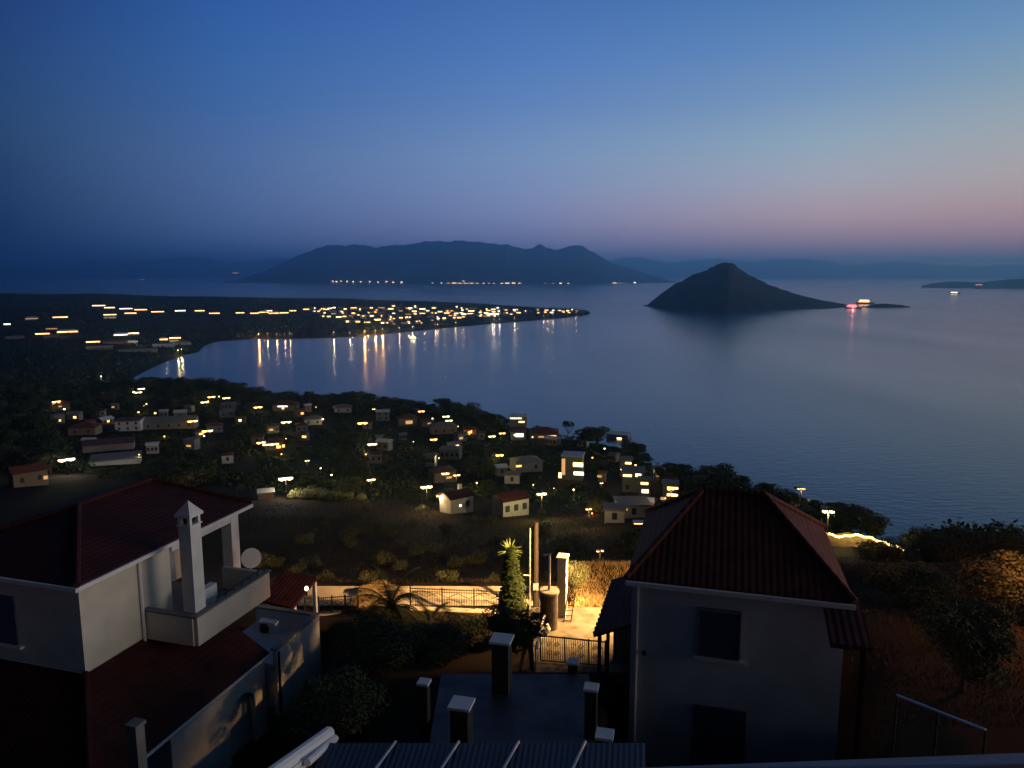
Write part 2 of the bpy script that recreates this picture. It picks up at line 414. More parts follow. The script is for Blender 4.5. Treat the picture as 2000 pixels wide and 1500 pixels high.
# terrace with parapet
MB().box(-2.98, 1.74, 4.62, 7.44, -13.44, -13.3).box(-.38, 1.74, 3.28, 4.6, -13.44, -13.3).build('terrace_floor', CONC, villa)
pp = MB().box(1.75, 1.92, 3.16, 7.6, -13.46, -12.36).box(-.38, 1.745, 3.1, 3.27, -13.46, -12.36).box(-.3, 1.745, 7.45, 7.6, -13.46, -12.36).build('parapet', CREAM, villa)
MB().box(1.70, 1.98, 3.05, 7.66, -12.357, -12.29).box(-.38, 1.697, 3.04, 3.32, -12.357, -12.29).build('coping', CONC, pp)
rl = MB().tube([(1.84, 4.4, -12.1), (1.84, 7.4, -12.1)], .03, 6)
for i in range(7): rl.tube([(1.84, 4.4 + i * .5, -12.29), (1.84, 4.4 + i * .5, -12.1)], .018, 5)
rl.build('handrail', IRON, villa)
# chimney at the terrace corner
ch = MB().box(1.2, 1.72, 3.34, 3.90, -13.3, -9.0)
chim = ch.build('chimney', WHITE, villa)
cb = MB()
for sx in (1.2, 1.6):
    for sy in (3.34, 3.78): cb.box(sx, sx + .12, sy, sy + .12, -9.0, -8.68)
cb.box(1.16, 1.76, 3.30, 3.94, -9.03, -8.97).box(1.12, 1.80, 3.26, 3.98, -8.68, -8.6)
q4 = [(1.12, 3.26), (1.80, 3.26), (1.80, 3.98), (1.12, 3.98)]
for k in range(4): cb.face([(*q4[k], -8.6), (*q4[(k + 1) % 4], -8.6), (1.46, 3.62, -8.12)])
cb.build('chimney_cap', WHITE, chim)
MB().box(1.34, 1.58, 3.48, 3.76, -8.99, -8.7).build('flue', IRON, chim)
MB().box(.75, 1.05, 4.3, 5.4, -13.3, -12.05).build('terrace_cabinet', WHITE2, villa)
MB().tube([(-.33, 3.0, -10.2), (-.33, 3.0, -14.0)], .06, 8).build('downpipe', WHITE2, villa)
# lean-to roof wrapping the upper storey
lr = MB()
lr.slab([(-.4, .4, -13.42), (2.65, -2.6, -15.2), (2.65, 6.3, -15.2), (-.4, 6.3, -13.42)], .14)
lr.slab([(-8.5, .4, -13.42), (-8.5, -2.6, -15.2), (2.648, -2.6, -15.2), (-.402, .4, -13.42)], .14)
lro = lr.build('lower_roof', TILE, villa)
ridge_caps(MB(), [((-.4, .4, -13.40), (2.65, -2.6, -15.18))]).build('ridge_tiles', TILE, lro)
MB().tube([(2.68, -2.6, -15.3), (2.68, 6.3, -15.3)], .06, 6).build('gutter', WHITE2, villa)
# ground-floor arcade under the eave and the annex wall
ar = MB(); x = 2.2
pts = [(x, 3.9, -18.4), (x, 3.9, -16.9)] + [(x, 4.7 - .8 * math.cos(a), -16.9 + .7 * math.sin(a)) for a in [R(t) for t in range(15, 180, 15)]] + [(x, 5.5, -16.9), (x, 5.5, -18.4)]
ar.box(2.2, 2.45, .9, 3.9, -18.6, -15.36).box(2.2, 2.45, 5.5, 6.2, -18.6, -15.36)
arc = [(3.9, -16.9)] + [(4.7 - .8 * math.cos(R(t)), -16.9 + .7 * math.sin(R(t))) for t in range(20, 180, 20)] + [(5.5, -16.9)]
for (y0, z0), (y1, z1) in zip(arc, arc[1:]):
    ar.face([(2.45, y0, z0), (2.45, y1, z1), (2.45, y1, -15.36), (2.45, y0, -15.36)]); ar.face([(2.2, y0, z0), (2.45, y0, z0), (2.45, y1, z1), (2.2, y1, z1)])
ar.build('arcade_wall', WHITE, villa)
MB().box(-.2, 2.95, 6.35, 9.6, -17.6, -15.75).build('annex', GREYW, villa)
an = MB().box(2.8, 2.96, 6.32, 9.62, -17.9, -15.08).box(-.2, 2.795, 9.46, 9.62, -17.8, -15.08).build('annex_parapet', WHITE, villa)
MB().box(2.74, 3.02, 6.25, 9.68, -15.077, -15.0).box(-.2, 2.738, 9.4, 9.68, -15.077, -15.0).build('coping', CONC, an)
MB().tube([(2.99, 6.45, -15.2), (2.99, 6.45, -18.4)], .045, 8).build('downpipe', IRON, villa)
# separate things on and around the villa
p = at(526, 1238, 31.2)
ac = thing('air_conditioner', 'white outdoor air conditioning unit on the annex terrace of the left villa', 'air conditioner', (p.x, p.y, p.z), R(-16.3))
MB().box(-.42, .42, -.17, .17, 0, .62).build('case', WHITE2, ac)
g = MB().lathe([(.24, -.01), (.24, .02), (.03, .03)], 20).build('fan_grille', IRON, ac)
g.rotation_euler = (R(90), 0, 0); g.location = (-.12, -.175, .31)
MB().box(-.35, -.25, -.15, .15, -.12, 0).build('bracket', IRON, ac); MB().box(.25, .35, -.15, .15, -.12, 0).build('bracket', IRON, ac)
p = at(490, 1108, 30.9)
ds = thing('satellite_dish', 'pale satellite dish at the far corner of the villa terrace', 'satellite dish', (p.x, p.y, p.z), R(20))
MB().tube([(0, 0, -.75), (0, 0, .35)], .03, 6).build('mast', STEEL, ds)
dd = MB().lathe([(.02, .0), (.2, .03), (.34, .09), (.43, .15)], 24).build('dish', WHITE2, ds); dd.rotation_euler = (R(70), 0, R(15)); dd.location = (0, -.02, .42)
MB().tube([(0, -.1, .2), (0, -.5, .35)], .015, 5).build('feed_arm', STEEL, ds)
# porch roof with post behind the villa
p = at(572, 1195, 36.5)
gz = thing('garden_porch', 'small red tiled porch roof on white posts behind the villa', 'porch', (p.x, p.y, p.z), R(-16))
MB().slab([(-1.3, -1.0, .95), (.65, -1.0, .75), (.65, 1.4, 1.35), (-1.3, 1.4, 1.55)], .12).build('roof', TILE, gz)
for x, y in ((-1.1, -.8), (.45, -.8), (.45, 1.2)): MB().box(x, x + .18, y, y + .18, -1.2, .7 if y < 0 else 1.15).build('post', WHITE, gz)
p = at(597, 1150, 36.0)
pl = thing('wall_lamp', 'small lit white lamp on the garden porch post behind the villa', 'lamp', (p.x + .1, p.y - .2, p.z), 0)
MB().lathe([(.03, -.3), (.05, -.25), (.04, 0)], 8).build('bracket', IRON, pl)
MB().lathe([(.05, 0), (.1, .06), (.08, .18), (.02, .22)], 12).build('lamp_glass', WHT, pl)
# slim white post lower left
p = at(272, 1515, 19.5)
gp = thing('gate_pier', 'tall slim grey pier in front of the dark lower roof', 'pier', (p.x, p.y, p.z - 3), R(-16))
MB().box(-.16, .16, -.16, .16, 0, 4.55).build('shaft', CONC, gp)
MB().box(-.2, .2, -.2, .2, 4.553, 4.66).build('cap', CONC, gp)

# =================================================================== NEAR: house on the right
ro = on(1230, 1130, -10)
h2 = thing('tiled_house', 'dark grey rendered house with brown tiled hipped roof and one shuttered window', 'house', (ro.x, ro.y, CZ), R(-15.3))
rr = hip_roof(-.12, 6.9, 0, 7.2, -10, 2.2, 4.3, 3.3, 3.3, -7.75).build('roof', TILE2, h2)
ridge_caps(MB(), [((2.2, 3.3, -7.75), (4.3, 3.3, -7.75)), ((-.12, 0, -10), (2.2, 3.3, -7.75)), ((6.9, 0, -10), (4.3, 3.3, -7.75)), ((6.9, 7.2, -10), (4.3, 3.3, -7.75)), ((-.12, 7.2, -10), (2.2, 3.3, -7.75))]).build('ridge_tiles', TILE2, rr)
MB().box(-.12, 6.9, -.14, -.02, -10.2, -10.06).build('gutter', WHITE2, h2)
MB().box(.05, 6.7, .3, 6.9, -17.8, -10.12).build('wall', GREYW, h2)
MB().slab([(6.0, .28, -10.1), (6.0, -1.7, -10.6), (7.1, -1.7, -10.6), (7.1, .28, -10.1)], .14).build('side_roof', TILE2, h2)
MB().box(6.85, 6.98, -1.6, -1.47, -17.6, -10.74).build('post', WOOD, h2)
f = MB().box(2.25, 3.6, .2, .31, -12.5, -10.85).build('window', SHUT, h2)
MB().box(2.31, 2.9, .17, .198, -12.44, -10.91).box(2.95, 3.54, .17, .198, -12.44, -10.91).build('shutter', SHUT, f)
MB().box(2.12, 3.73, .1, .32, -12.62, -12.51).build('sill', WHITE, f)
MB().box(2.25, 3.6, .14, .197, -10.90, -10.85).box(2.25, 2.3, .14, .197, -12.5, -10.9).box(3.55, 3.6, .14, .197, -12.5, -10.9).build('frame', STEEL, f)
for k in range(12): MB().box(2.35, 3.5, .155, .169, -12.36 + k * .12, -12.31 + k * .12).build('slat', SHUT, f)
f = MB().box(2.2, 3.9, .2, .31, -16.6, -14.3).build('door', SHUT, h2)
g = MB().lathe([(.04, 0), (.07, .05), (.07, .13), (.02, .17)], 10).build('outside_lamp', IRON, h2)
g.location = (.52, .2, -12.75)
MB().tube([(.25, .24, -10.2), (.25, .24, -16.8)], .05, 8).build('downpipe', WHITE2, h2)
# lean-to on its left
ln = MB(); 
for i in range(14):
    y0 = .35 + i * .35; ln.slab([(.04, y0, -11.78), (-1.22, y0, -12.32), (-1.28, y0 + .17, -12.28), (-1.22, y0 + .348, -12.32), (.04, y0 + .348, -11.78)], .1)
ln.build('porch_roof', TILE, h2)
for y in (.6, 2.8, 5.0): MB().box(-1.12, -1.0, y, y + .12, -15.9, -12.38).build('porch_post', WOOD, h2)
MB().box(-1.02, .04, 4.9, 5.0, -15.9, -13.4).build('porch_wall', FARWALL2, h2)

# =================================================================== NEAR: lit yard
def gz_(X, Y): return ground(1000 + X / Y * F, Y)
# the road behind the fence and the paved yard (thin sheets on the ground)
rd = MB()
for i in range(24):
    px0 = 560 + i * 24; px1 = px0 + 24
    q = [((px0 - 1000) / F * 42.2, 42.1), ((px1 - 1000) / F * 42.1, 42.1), ((px1 - 1000) / F * 44.9, 44.9), ((px0 - 1000) / F * 44.9, 44.9)]
    rd.face([(x, y, CZ - 19.6) for x, y in q])
tag(rd.build('road', mat('road_concrete', (.48, .41, .30), .95, .2, 1.2, bump=.2)), kind='structure')
tag(MB().box(.9, 5.6, 27.5, 33.3, CZ - 16.4, CZ - 15.6).build('yard_paving', mat('yard_concrete', (.20, .18, .14), .9, .4, 2.2, bump=.5)), kind='structure')
tag(MB().box(-2.4, 2.6, 16.8, 23.6, CZ - 14.6, CZ - 13.45).build('patio', mat('patio_tiles', (.055, .06, .08), .55, .5, 1.3, bump=.4)), kind='structure')
# boundary fence: low wall with iron railing
def railing(name, label, A, B, h, base_h, nb, cat='fence', zig=True, wallm=STONE, group=None):
    A = Vector(A); B = Vector(B); d = B - A; L = Vector((d.x, d.y, 0)).length; sl = d.z / L
    t = thing(name, label, cat, A, math.atan2(d.y, d.x), group)
    z = lambda x: x * sl
    if base_h:
        MB().slab([(0, -.12, base_h), (L, -.12, base_h + z(L)), (L, .12, base_h + z(L)), (0, .12, base_h)], base_h + .5).build('base_wall', wallm, t)
    r = MB().tube([(0, 0, h), (L, 0, h + z(L))], .03, 6).tube([(0, 0, base_h + .1), (L, 0, base_h + .1 + z(L))], .022, 6)
    r.tube([(0, 0, h - .16), (L, 0, h - .16 + z(L))], .018, 6)
    if zig:
        P = [(L * i / 24, 0, h - .36 + (.14 if i % 4 in (1,) else -.14 if i % 4 == 3 else 0) + z(L * i / 24)) for i in range(25)]
        r.tube(P, .02, 5, True)
    r.build('rail', IRON, t)
    b = MB()
    for i in range(nb + 1):
        x = L * i / nb; b.tube([(x, 0, base_h + z(x)), (x, 0, h + .08 + z(x))], .011, 4)
    b.build('bars', IRON, t)
    for i in range(5):
        x = L * i / 4; MB().box(x - .035, x + .035, -.035, .035, base_h - .05 + z(x), h + .12 + z(x)).build('post', IRON, t)
    return t
a = at(802, 1188, 41.9); b_ = at(1052, 1198, 41.2)
railing('iron_fence', 'long iron railing with zigzag bars in front of the lamplit road', a, b_, 1.25, .12, 52)
a = at(596, 1204, 40.5); b_ = at(700, 1196, 42)
railing('iron_fence', 'short run of iron railing between the porch and the tan bush', a, b_, 1.05, .1, 26)
# yard balustrade and gate
a = at(1010, 1296, 25.6); b_ = at(1060, 1300, 25.2)
t = thing('yard_railing', 'pale metal railing and scrollwork gate between yard and dark patio', 'railing', (0, 0, 0))
P0 = at(1002, 1236, 28.9); P1 = at(1182, 1254, 27.9); P2 = at(1182, 1300, 27.9); P3 = at(1056, 1290, 28.3)
MB().tube([P0, P1], .03, 6).build('handrail', IRON, t)
MB().tube([P3, P2], .025, 6).build('bottom_rail', IRON, t)
gp_ = MB(); Hh = .86
def lerp(a, b, s): return a + (b - a) * s
for i in range(30):
    q = lerp(P3, P2, i / 29.0); q2 = lerp(lerp(P0, P1, .3), P1, i / 29.0); gp_.tube([q, q2], .011, 4)
gp_.build('bars', IRON, t)
for s0 in (0, .38, .75, 1.0):
    q = lerp(P3, P2, s0); q2 = lerp(lerp(P0, P1, .3), P1, s0); MB().tube([q, q2 + Vector((0, 0, .06))], .035, 6).build('post', IRON, t)
for (s0, s1) in ((.05, .34), (.42, .72), (.78, .97)):
    for k in range(2):
        for kk in range(2):
            c = lerp(lerp(P3, P2, s0 + (s1 - s0) * (.3 + .4 * k)), lerp(lerp(P0, P1, .3), P1, s0 + (s1 - s0) * (.3 + .4 * k)), .32 + .36 * kk)
            MB().tube([c + Vector(((.11 - .006 * j) * math.cos(j * .5), 0, (.13 - .007 * j) * math.sin(j * .5))) for j in range(18)], .016, 4).build('scroll', IRON, t)
# sloping white stair rail
hr = thing('stair_rail', 'white sloping stair rail beside the lit yard', 'handrail', (0, 0, 0))
A = at(1046, 1268, 27.6); B = at(1063, 1202, 30.6)
MB().tube([A, B], .05, 8).build('handrail', WHITE2, hr)
A2 = A + Vector((0, 0, -.45)); B2 = B + Vector((0, 0, -.45)); MB().tube([A2, B2], .035, 6).build('lower_rail', WHITE2, hr)
for i in range(5):
    q = lerp(A, B, i / 4); MB().tube([q + Vector((0, 0, .02)), q - Vector((0, 0, .9))], .03, 6).build('baluster', WHITE2, hr)
# round stone pillar with pipe on top, cream pillar, ladder, water jar
p = at(1072, 1226, 31.3)
sp = thing('round_pillar', 'round brown stone pillar with pale cap beside the lit yard', 'pillar', p)
MB().lathe([(.40, -.4), (.40, 1.62), (.38, 1.65)], 22).build('drum', mat('pillar_stone', (.14, .11, .09), .9, .35, 5, bump=.5), sp)
MB().lathe([(.45, 1.653), (.46, 1.75), (.42, 1.78)], 22).build('cap', STONE, sp)
p2 = (p.x, p.y, p.z + 1.78)
tp = thing('standpipe', 'white T-shaped pipe standing on the round stone pillar', 'pipe', p2)
MB().tube([(0, 0, 0), (0, 0, 1.62)], .06, 8).build('pipe', WHITE2, tp)
MB().tube([(-.26, 0, 1.62), (.12, 0, 1.66)], .045, 8).build('cross_pipe', WHITE2, tp)
p = at(1098, 1206, 32.5)
cp_ = thing('cream_pillar', 'tall square cream pillar lit by the yard lamp', 'pillar', p, R(-15))
MB().box(-.2, .2, -.26, .26, -.5, 2.92).build('shaft', CREAM, cp_)
MB().box(-.25, .25, -.31, .31, 2.923, 3.0).build('cap', WHITE, cp_)
q = at(1092, 1222, 33.0)
ld = thing('ladder', 'thin metal ladder leaning by the cream pillar', 'ladder', (0, 0, 0))
L0, L1 = at(1100, 1222, 31.7), at(1110, 1154, 32.6); R0_, R1_ = at(1114, 1222, 31.7), at(1124, 1154, 32.6)
MB().tube([L0, L1], .022, 6).build('rail', IRON, ld); MB().tube([R0_, R1_], .022, 6).build('rail', IRON, ld)
for i in range(1, 7): MB().tube([lerp(L0, L1, i / 7), lerp(R0_, R1_, i / 7)], .016, 5).build('rung', IRON, ld)
p = at(1067, 1236, 30.7)
wj = tag(MB().lathe([(.1, 0), (.17, .06), (.19, .2), (.13, .32), (.09, .36), (.12, .4)], 16).build('clay_jar', WHITE2, None, True, p), 'small white jar on the yard by the stair rail', 'jar')
# the yard lamp (on a pole behind the right house)
lp = thing('street_lamp', 'street lamp behind the brown tiled house lighting the yard', 'street lamp', (6.9, 33.0, CZ - 16.4))
MB().tube([(0, 0, -.3), (0, 0, 5.0)], [.07, .045], 8).build('pole', STEEL, lp)
MB().tube([(0, 0, 4.95), (-.35, -.05, 5.15), (-.9, -.1, 5.15)], .03, 6).build('arm', STEEL, lp)
MB().box(-1.35, -.85, -.2, 0, 5.1, 5.2).build('lamp_head', STEEL, lp)
MB().box(-1.3, -.9, -.17, -.03, 5.06, 5.097).build('lamp_glass', WARM, lp)
sp_ = point(lp, (-1.1, -.1, 4.9), 5200, (1, .60, .22), .12); d = bpy.data.lights.new('lamp_light', 'SPOT'); d.energy = 8500; d.color = (1, .54, .18); d.spot_size = R(139); d.spot_blend = .6; d.shadow_soft_size = .2; sp_.data = d; sp_.rotation_euler = Vector((-.45, .38, -.81)).to_track_quat('-Z', 'Y').to_euler()
MB().box(-.55, -.2, -.1, .4, 5.16, 5.26).build('lamp_head', STEEL, lp)  # second head, added so its spot brightens the road
road_fill = point(lp, (-.4, .4, 4.95), 100, (1, .6, .24), .12); d = bpy.data.lights.new('lamp_light', 'SPOT'); d.energy = 62000; d.color = (1, .54, .18); d.spot_size = R(64); d.spot_blend = 1; d.shadow_soft_size = .15; road_fill.data = d; road_fill.rotation_euler = Vector((-.60, .66, -.47)).to_track_quat('-Z', 'Y').to_euler()
# utility pole with thin pipe, leaning stake
p = at(1046, 1200, 40.5)
up = thing('utility_pole', 'thick dark wooden utility pole rising behind the cypress', 'utility pole', p)
MB().tube([(0, 0, -1), (0, 0, 5.5)], [.17, .14], 10).build('pole', WOOD, up)
MB().tube([(-.33, -.1, -1), (-.33, -.1, 5.2)], .045, 6).build('conduit', STEEL, up)
MB().box(-.15, .15, -.34, -.25, 1.6, 2.0).build('meter_box', STEEL, up)
MB().tube([(-.33, -.1, 2.4), (-.7, -.1, 2.42)], .03, 6).build('bracket', STEEL, up)
q0 = at(1192, 1125, 44); q1 = at(1177, 1088, 44)
tag(MB().tube([q0 - Vector((0, 0, .4)), q1], [.035, .025], 6).build('stake', WOOD), 'thin leaning stake in the dry grass bank', 'stake')
# white-capped pillars around the patio
lab = [((980, 1246), 22.6, .68, 'white-capped pillar at the far left corner of the patio'), ((901, 1372), 18.9, .62, 'white-capped pillar at the near left side of the patio'),
       ((1155, 1340), 20.2, .42, 'smaller white-capped pillar at the right side of the patio'), ((1181, 1432), 17.6, .46, 'white-capped pillar nearest the shuttered house'),
       ((1120, 1290), 24.0, .40, 'low grey-capped pillar under the yard gate'), ((828, 1330), 21.0, .36, 'small pale-capped post in the dark garden')]
for (c, Y, w_, lb) in lab:
    p = at(c[0], c[1], Y); gz0 = min(p.z - 1.0, CZ - 13.5)
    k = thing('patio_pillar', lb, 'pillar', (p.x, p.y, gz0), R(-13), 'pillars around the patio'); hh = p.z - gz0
    MB().box(-w_ * .4, w_ * .4, -w_ * .4, w_ * .4, -.4, hh - .08).build('shaft', mat('pillar_shaded', (.04, .038, .036), .9, .3, 4), k)  # shade below the cap is put into the dark shaft colour
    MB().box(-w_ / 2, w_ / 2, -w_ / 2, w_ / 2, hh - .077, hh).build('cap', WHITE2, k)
# corrugated translucent roof at the bottom with battens
cr = thing('canopy_roof', 'dark blue corrugated canopy roof with pale battens at the bottom', 'canopy', (0, 0, 0))
q = [at(610, 1452, 13.2), at(1260, 1452, 13.2), at(1260, 1560, 11.6), at(560, 1560, 11.6)]
b = MB(); n = 120
for i in range(n):
    s0, s1 = i / n, (i + 1) / n; dz0 = .02 * (i % 2); dz1 = .02 * ((i + 1) % 2)
    A, B, C2, D = lerp(q[0], q[1], s0), lerp(q[0], q[1], s1), lerp(q[3], q[2], s1), lerp(q[3], q[2], s0)
    b.face([(D.x, D.y, D.z + dz0), (C2.x, C2.y, C2.z + dz1), (B.x, B.y, B.z + dz1), (A.x, A.y, A.z + dz0)])
b.build('sheeting', mat('canopy_sheet', (.018, .024, .05), .5, .15, 2), cr)
for s0 in (.03, .25, .44, .62, .82):
    A, B = lerp(q[0], q[1], s0) + Vector((0, 0, .04)), lerp(q[3], q[2], s0 - .06) + Vector((0, 0, .04)); MB().tube([A, B], .03, 6).build('batten', STEEL, cr)
MB().tube([q[0] + Vector((0, 0, -.1)), q[1] + Vector((0, 0, -.1))], .06, 6).build('edge_beam', IRON, cr)
for k in (.02, .5, .98):
    A = lerp(q[0], q[1], k); MB().tube([(A.x, A.y, A.z - .1), (A.x, A.y, CZ - 13.6)], .06, 6).build('post', WOOD, cr)
# white barge board / wall coping lower left
A, B = at(640, 1436, 13.6), at(545, 1505, 11.9)
wc = thing('wall_coping', 'short white sloping wall with rounded coping at the bottom edge', 'wall', (0, 0, 0))
d = (B - A).normalized(); s_ = Vector((-d.y, d.x, 0)).normalized() * .17
MB().slab([A + s_, B + d * 1.2 + s_, B + d * 1.2 - s_, A - s_], 1.5).build('wall', WHITE, wc)
MB().tube([A - d * .05 + Vector((0, 0, .03)), B + d * 1.2 + Vector((0, 0, .03))], .13, 10).build('coping', WHITE2, wc)
A = at(655, 1442, 13.6); MB().tube([A, at(600, 1490, 12.3)], .07, 8).build('handrail', WHITE2, wc)
# balcony ledge of the viewer's house
bl = tag(MB().slab([at(1180, 1502, 4.2), at(2060, 1468, 4.0), at(2060, 1490, 3.85), at(1180, 1530, 4.05)], .06).build('balcony_ledge', mat('ledge', (.14, .16, .22), .5, .1, 4)), 'grey balcony ledge crossing the bottom right edge', 'ledge')
A, B = at(1752, 1358, 12), at(1925, 1426, 10.2)
hb = thing('garden_handrail', 'thin pale sloping handrail in the dark right foreground', 'handrail', (0, 0, 0))
MB().tube([A, B], .022, 6).build('rail', WHITE2, hb)
for s0 in (0, .5, 1.0): 
    c = lerp(A, B, s0); MB().tube([c, c - Vector((0, 0, 1.1 + 1.5 * (1 - s0)))], .02, 5).build('post', IRON, hb)

# =================================================================== vegetation
rnd = random.Random(7)
def leafmesh(name, lobes, n, size, mt, up=.3, seed=1):
    """crown: leaf clumps scattered through the volume of several lobes"""
    r = random.Random(seed); b = MB()
    for (cx, cy, cz, rx, ry, rz) in lobes:
        for _ in range(n):
            while True:
                d = Vector((r.uniform(-1, 1), r.uniform(-1, 1), r.uniform(-1, 1)))
                if .25 < d.length < 1: break
            k = d.length ** -.45; d = d * k * r.uniform(.82, 1.06)
            p = Vector((cx + d.x * rx, cy + d.y * ry, cz + d.z * rz))
            nrm = (Vector((d.x, d.y, d.z + up)) + Vector((r.gauss(0, .5), r.gauss(0, .5), r.gauss(0, .5)))).normalized()
            u = nrm.cross(Vector((r.gauss(0, 1), r.gauss(0, 1), r.gauss(0, 1)))).normalized(); v = nrm.cross(u)
            s = size * r.uniform(.6, 1.5)
            b.face([p - u * s, p - v * s * .55, p + u * s, p + v * s * .55])
    return b.mesh(name, mt)
def trunkmesh(name, h, r0, limbs, seed):
    r = random.Random(seed); b = MB()
    b.tube([(0, 0, -.12), (.01, .01, h * .5), (r.uniform(-.04, .04), r.uniform(-.04, .04), h)], [r0, r0 * .75, r0 * .5], 7)
    for i in range(limbs):
        a = 6.28 * i / limbs + r.uniform(-.4, .4); z = h * r.uniform(.55, .95); L = r.uniform(.2, .34)
        b.tube([(0, 0, z), (math.cos(a) * L * .5, math.sin(a) * L * .5, z + .12), (math.cos(a) * L, math.sin(a) * L, z + .3)], [r0 * .5, r0 * .35, r0 * .15], 5)
    return b.mesh(name, BARK)
# unit trees (height about 1)
TREES = []
def lobes_round(r, k, w=.33, z0=.38, z1=.82):
    L = [(0, 0, .6, w * .8, w * .8, .27)]
    for i in range(k):
        a = r.uniform(0, 6.28); d = r.uniform(.1, w * .75); rr = r.uniform(.13, .22)
        L.append((math.cos(a) * d, math.sin(a) * d, r.uniform(z0, z1), rr * 1.1, rr * 1.1, rr * .85))
    return L
for i in range(5):
    r = random.Random(40 + i)
    w = (.30, .42, .50, .36, .26)[i]
    TREES.append((trunkmesh('trunk', .5, .035, 5, i), leafmesh('crown', lobes_round(r, 8, w), 190, .030, (LEAF, LEAF2, LEAF, LEAF2, LEAF)[i], seed=i), ('round-crowned', 'broad', 'wide spreading', 'uneven', 'narrow')[i]))
r = random.Random(3)   # cypress
cyp = [(r.uniform(-.008, .008), r.uniform(-.008, .008), z, .155 * min(1, (z + .12) / .22) * (1.04 - z) ** .62, .155 * min(1, (z + .12) / .22) * (1.04 - z) ** .62, .11) for z in [.1 + .11 * k for k in range(8)]]
LEAFC = mat('cypress_leaf', (.018, .028, .010), .8, .4, 2, spec=.05)
CYP = (trunkmesh('trunk', .3, .02, 0, 9), leafmesh('crown', cyp, 900, .013, LEAFC, 1.0, 5), 'columnar')
PINE = (trunkmesh('trunk', .7, .03, 6, 11), leafmesh('crown', [(0, 0, .82, .34, .34, .13), (.15, .05, .76, .2, .2, .1), (-.16, -.06, .78, .2, .2, .1), (.02, .16, .86, .18, .18, .09)], 150, .03, LEAF, .6, 8), 'umbrella-shaped')
BUSHN = (trunkmesh('stem', .3, .04, 5, 13), leafmesh('foliage', [(0, 0, .45, .5, .5, .42), (.3, .1, .35, .32, .3, .3), (-.3, -.1, .38, .34, .3, .3), (.05, -.3, .5, .3, .3, .3), (.1, .3, .55, .28, .28, .28), (-.2, .2, .6, .2, .2, .2)], 900, .022, LEAF2, .4, 16), 'rounded')
TREEN = (trunkmesh('trunk', .5, .035, 5, 3), leafmesh('crown', lobes_round(random.Random(77), 12, .5), 900, .016, LEAF2, seed=78), 'spreading')
BUSH = (trunkmesh('stem', .3, .04, 5, 12), leafmesh('foliage', [(0, 0, .45, .5, .5, .42), (.3, .1, .35, .32, .3, .3), (-.3, -.1, .38, .34, .3, .3), (.05, -.3, .5, .3, .3, .3), (.1, .3, .55, .28, .28, .28)], 130, .05, LEAF2, .4, 15), 'rounded')
def plant(kind, name, cat, label, p, h, w=1.0, group=None):
    o = thing(name, label, cat, p, rnd.uniform(0, 6.28), group)
    o.scale = (h * w, h * w, h)
    a = link('stem' if name != 'tree' and 'tree' not in name else 'trunk', kind[0], o)
    b = link('foliage' if a.name.startswith('stem') else 'crown', kind[1], o)
    return o
LAND = [(70,920,'the dim gabled house'),(130,897,'the far-left bright lamp'),(240,860,'the low white wall'),(330,800,'the long pale villa'),
 (430,776,'the twin bay lamps'),(558,934,'the brightest lamp'),(545,790,'the lit bay house'),(530,862,'the orange courtyard'),(708,826,'the greenish lamp'),
 (727,867,'the central lamp'),(725,937,'the lamp above the field'),(800,820,'the orange terrace house'),(915,842,'the orange-lit tree'),(833,951,'the amber road lamps'),(903,983,'the cool-lit white house'),
 (1008,992,'the white cottage'),(1012,820,'the lit crest house'),(1112,812,'the lone round tree'),(1205,846,'the white cliff villa'),(1115,905,'the modern villa'),(1058,965,'the yellow street lamp'),
 (1165,985,'the orange bush'),(1240,1000,'the flat white shed'),(1225,930,'the lit terraces'),(1310,965,'the lamps by the roof'),(1400,950,'the brown tiled roof'),(1565,955,'the orange clifftop lamp'),(1630,1035,'the resort lamps'),(1720,1055,'the resort wall'),(1850,1075,'the bare clifftop')]
def where(px, py, Y=None):
    l = min(LAND, key=lambda q: (q[0] - px) ** 2 + ((q[1] - py) * 1.6) ** 2)
    dx, dy = px - l[0], py - l[1]
    if abs(dx) < 14: rel = 'above' if dy < 0 else 'below'
    elif abs(dx) > abs(dy) * 2.2: rel = 'right of' if dx > 0 else 'left of'
    else: rel = ('above' if dy < 0 else 'below') + ('-right of' if dx > 0 else '-left of')
    return rel + ' ' + l[2]

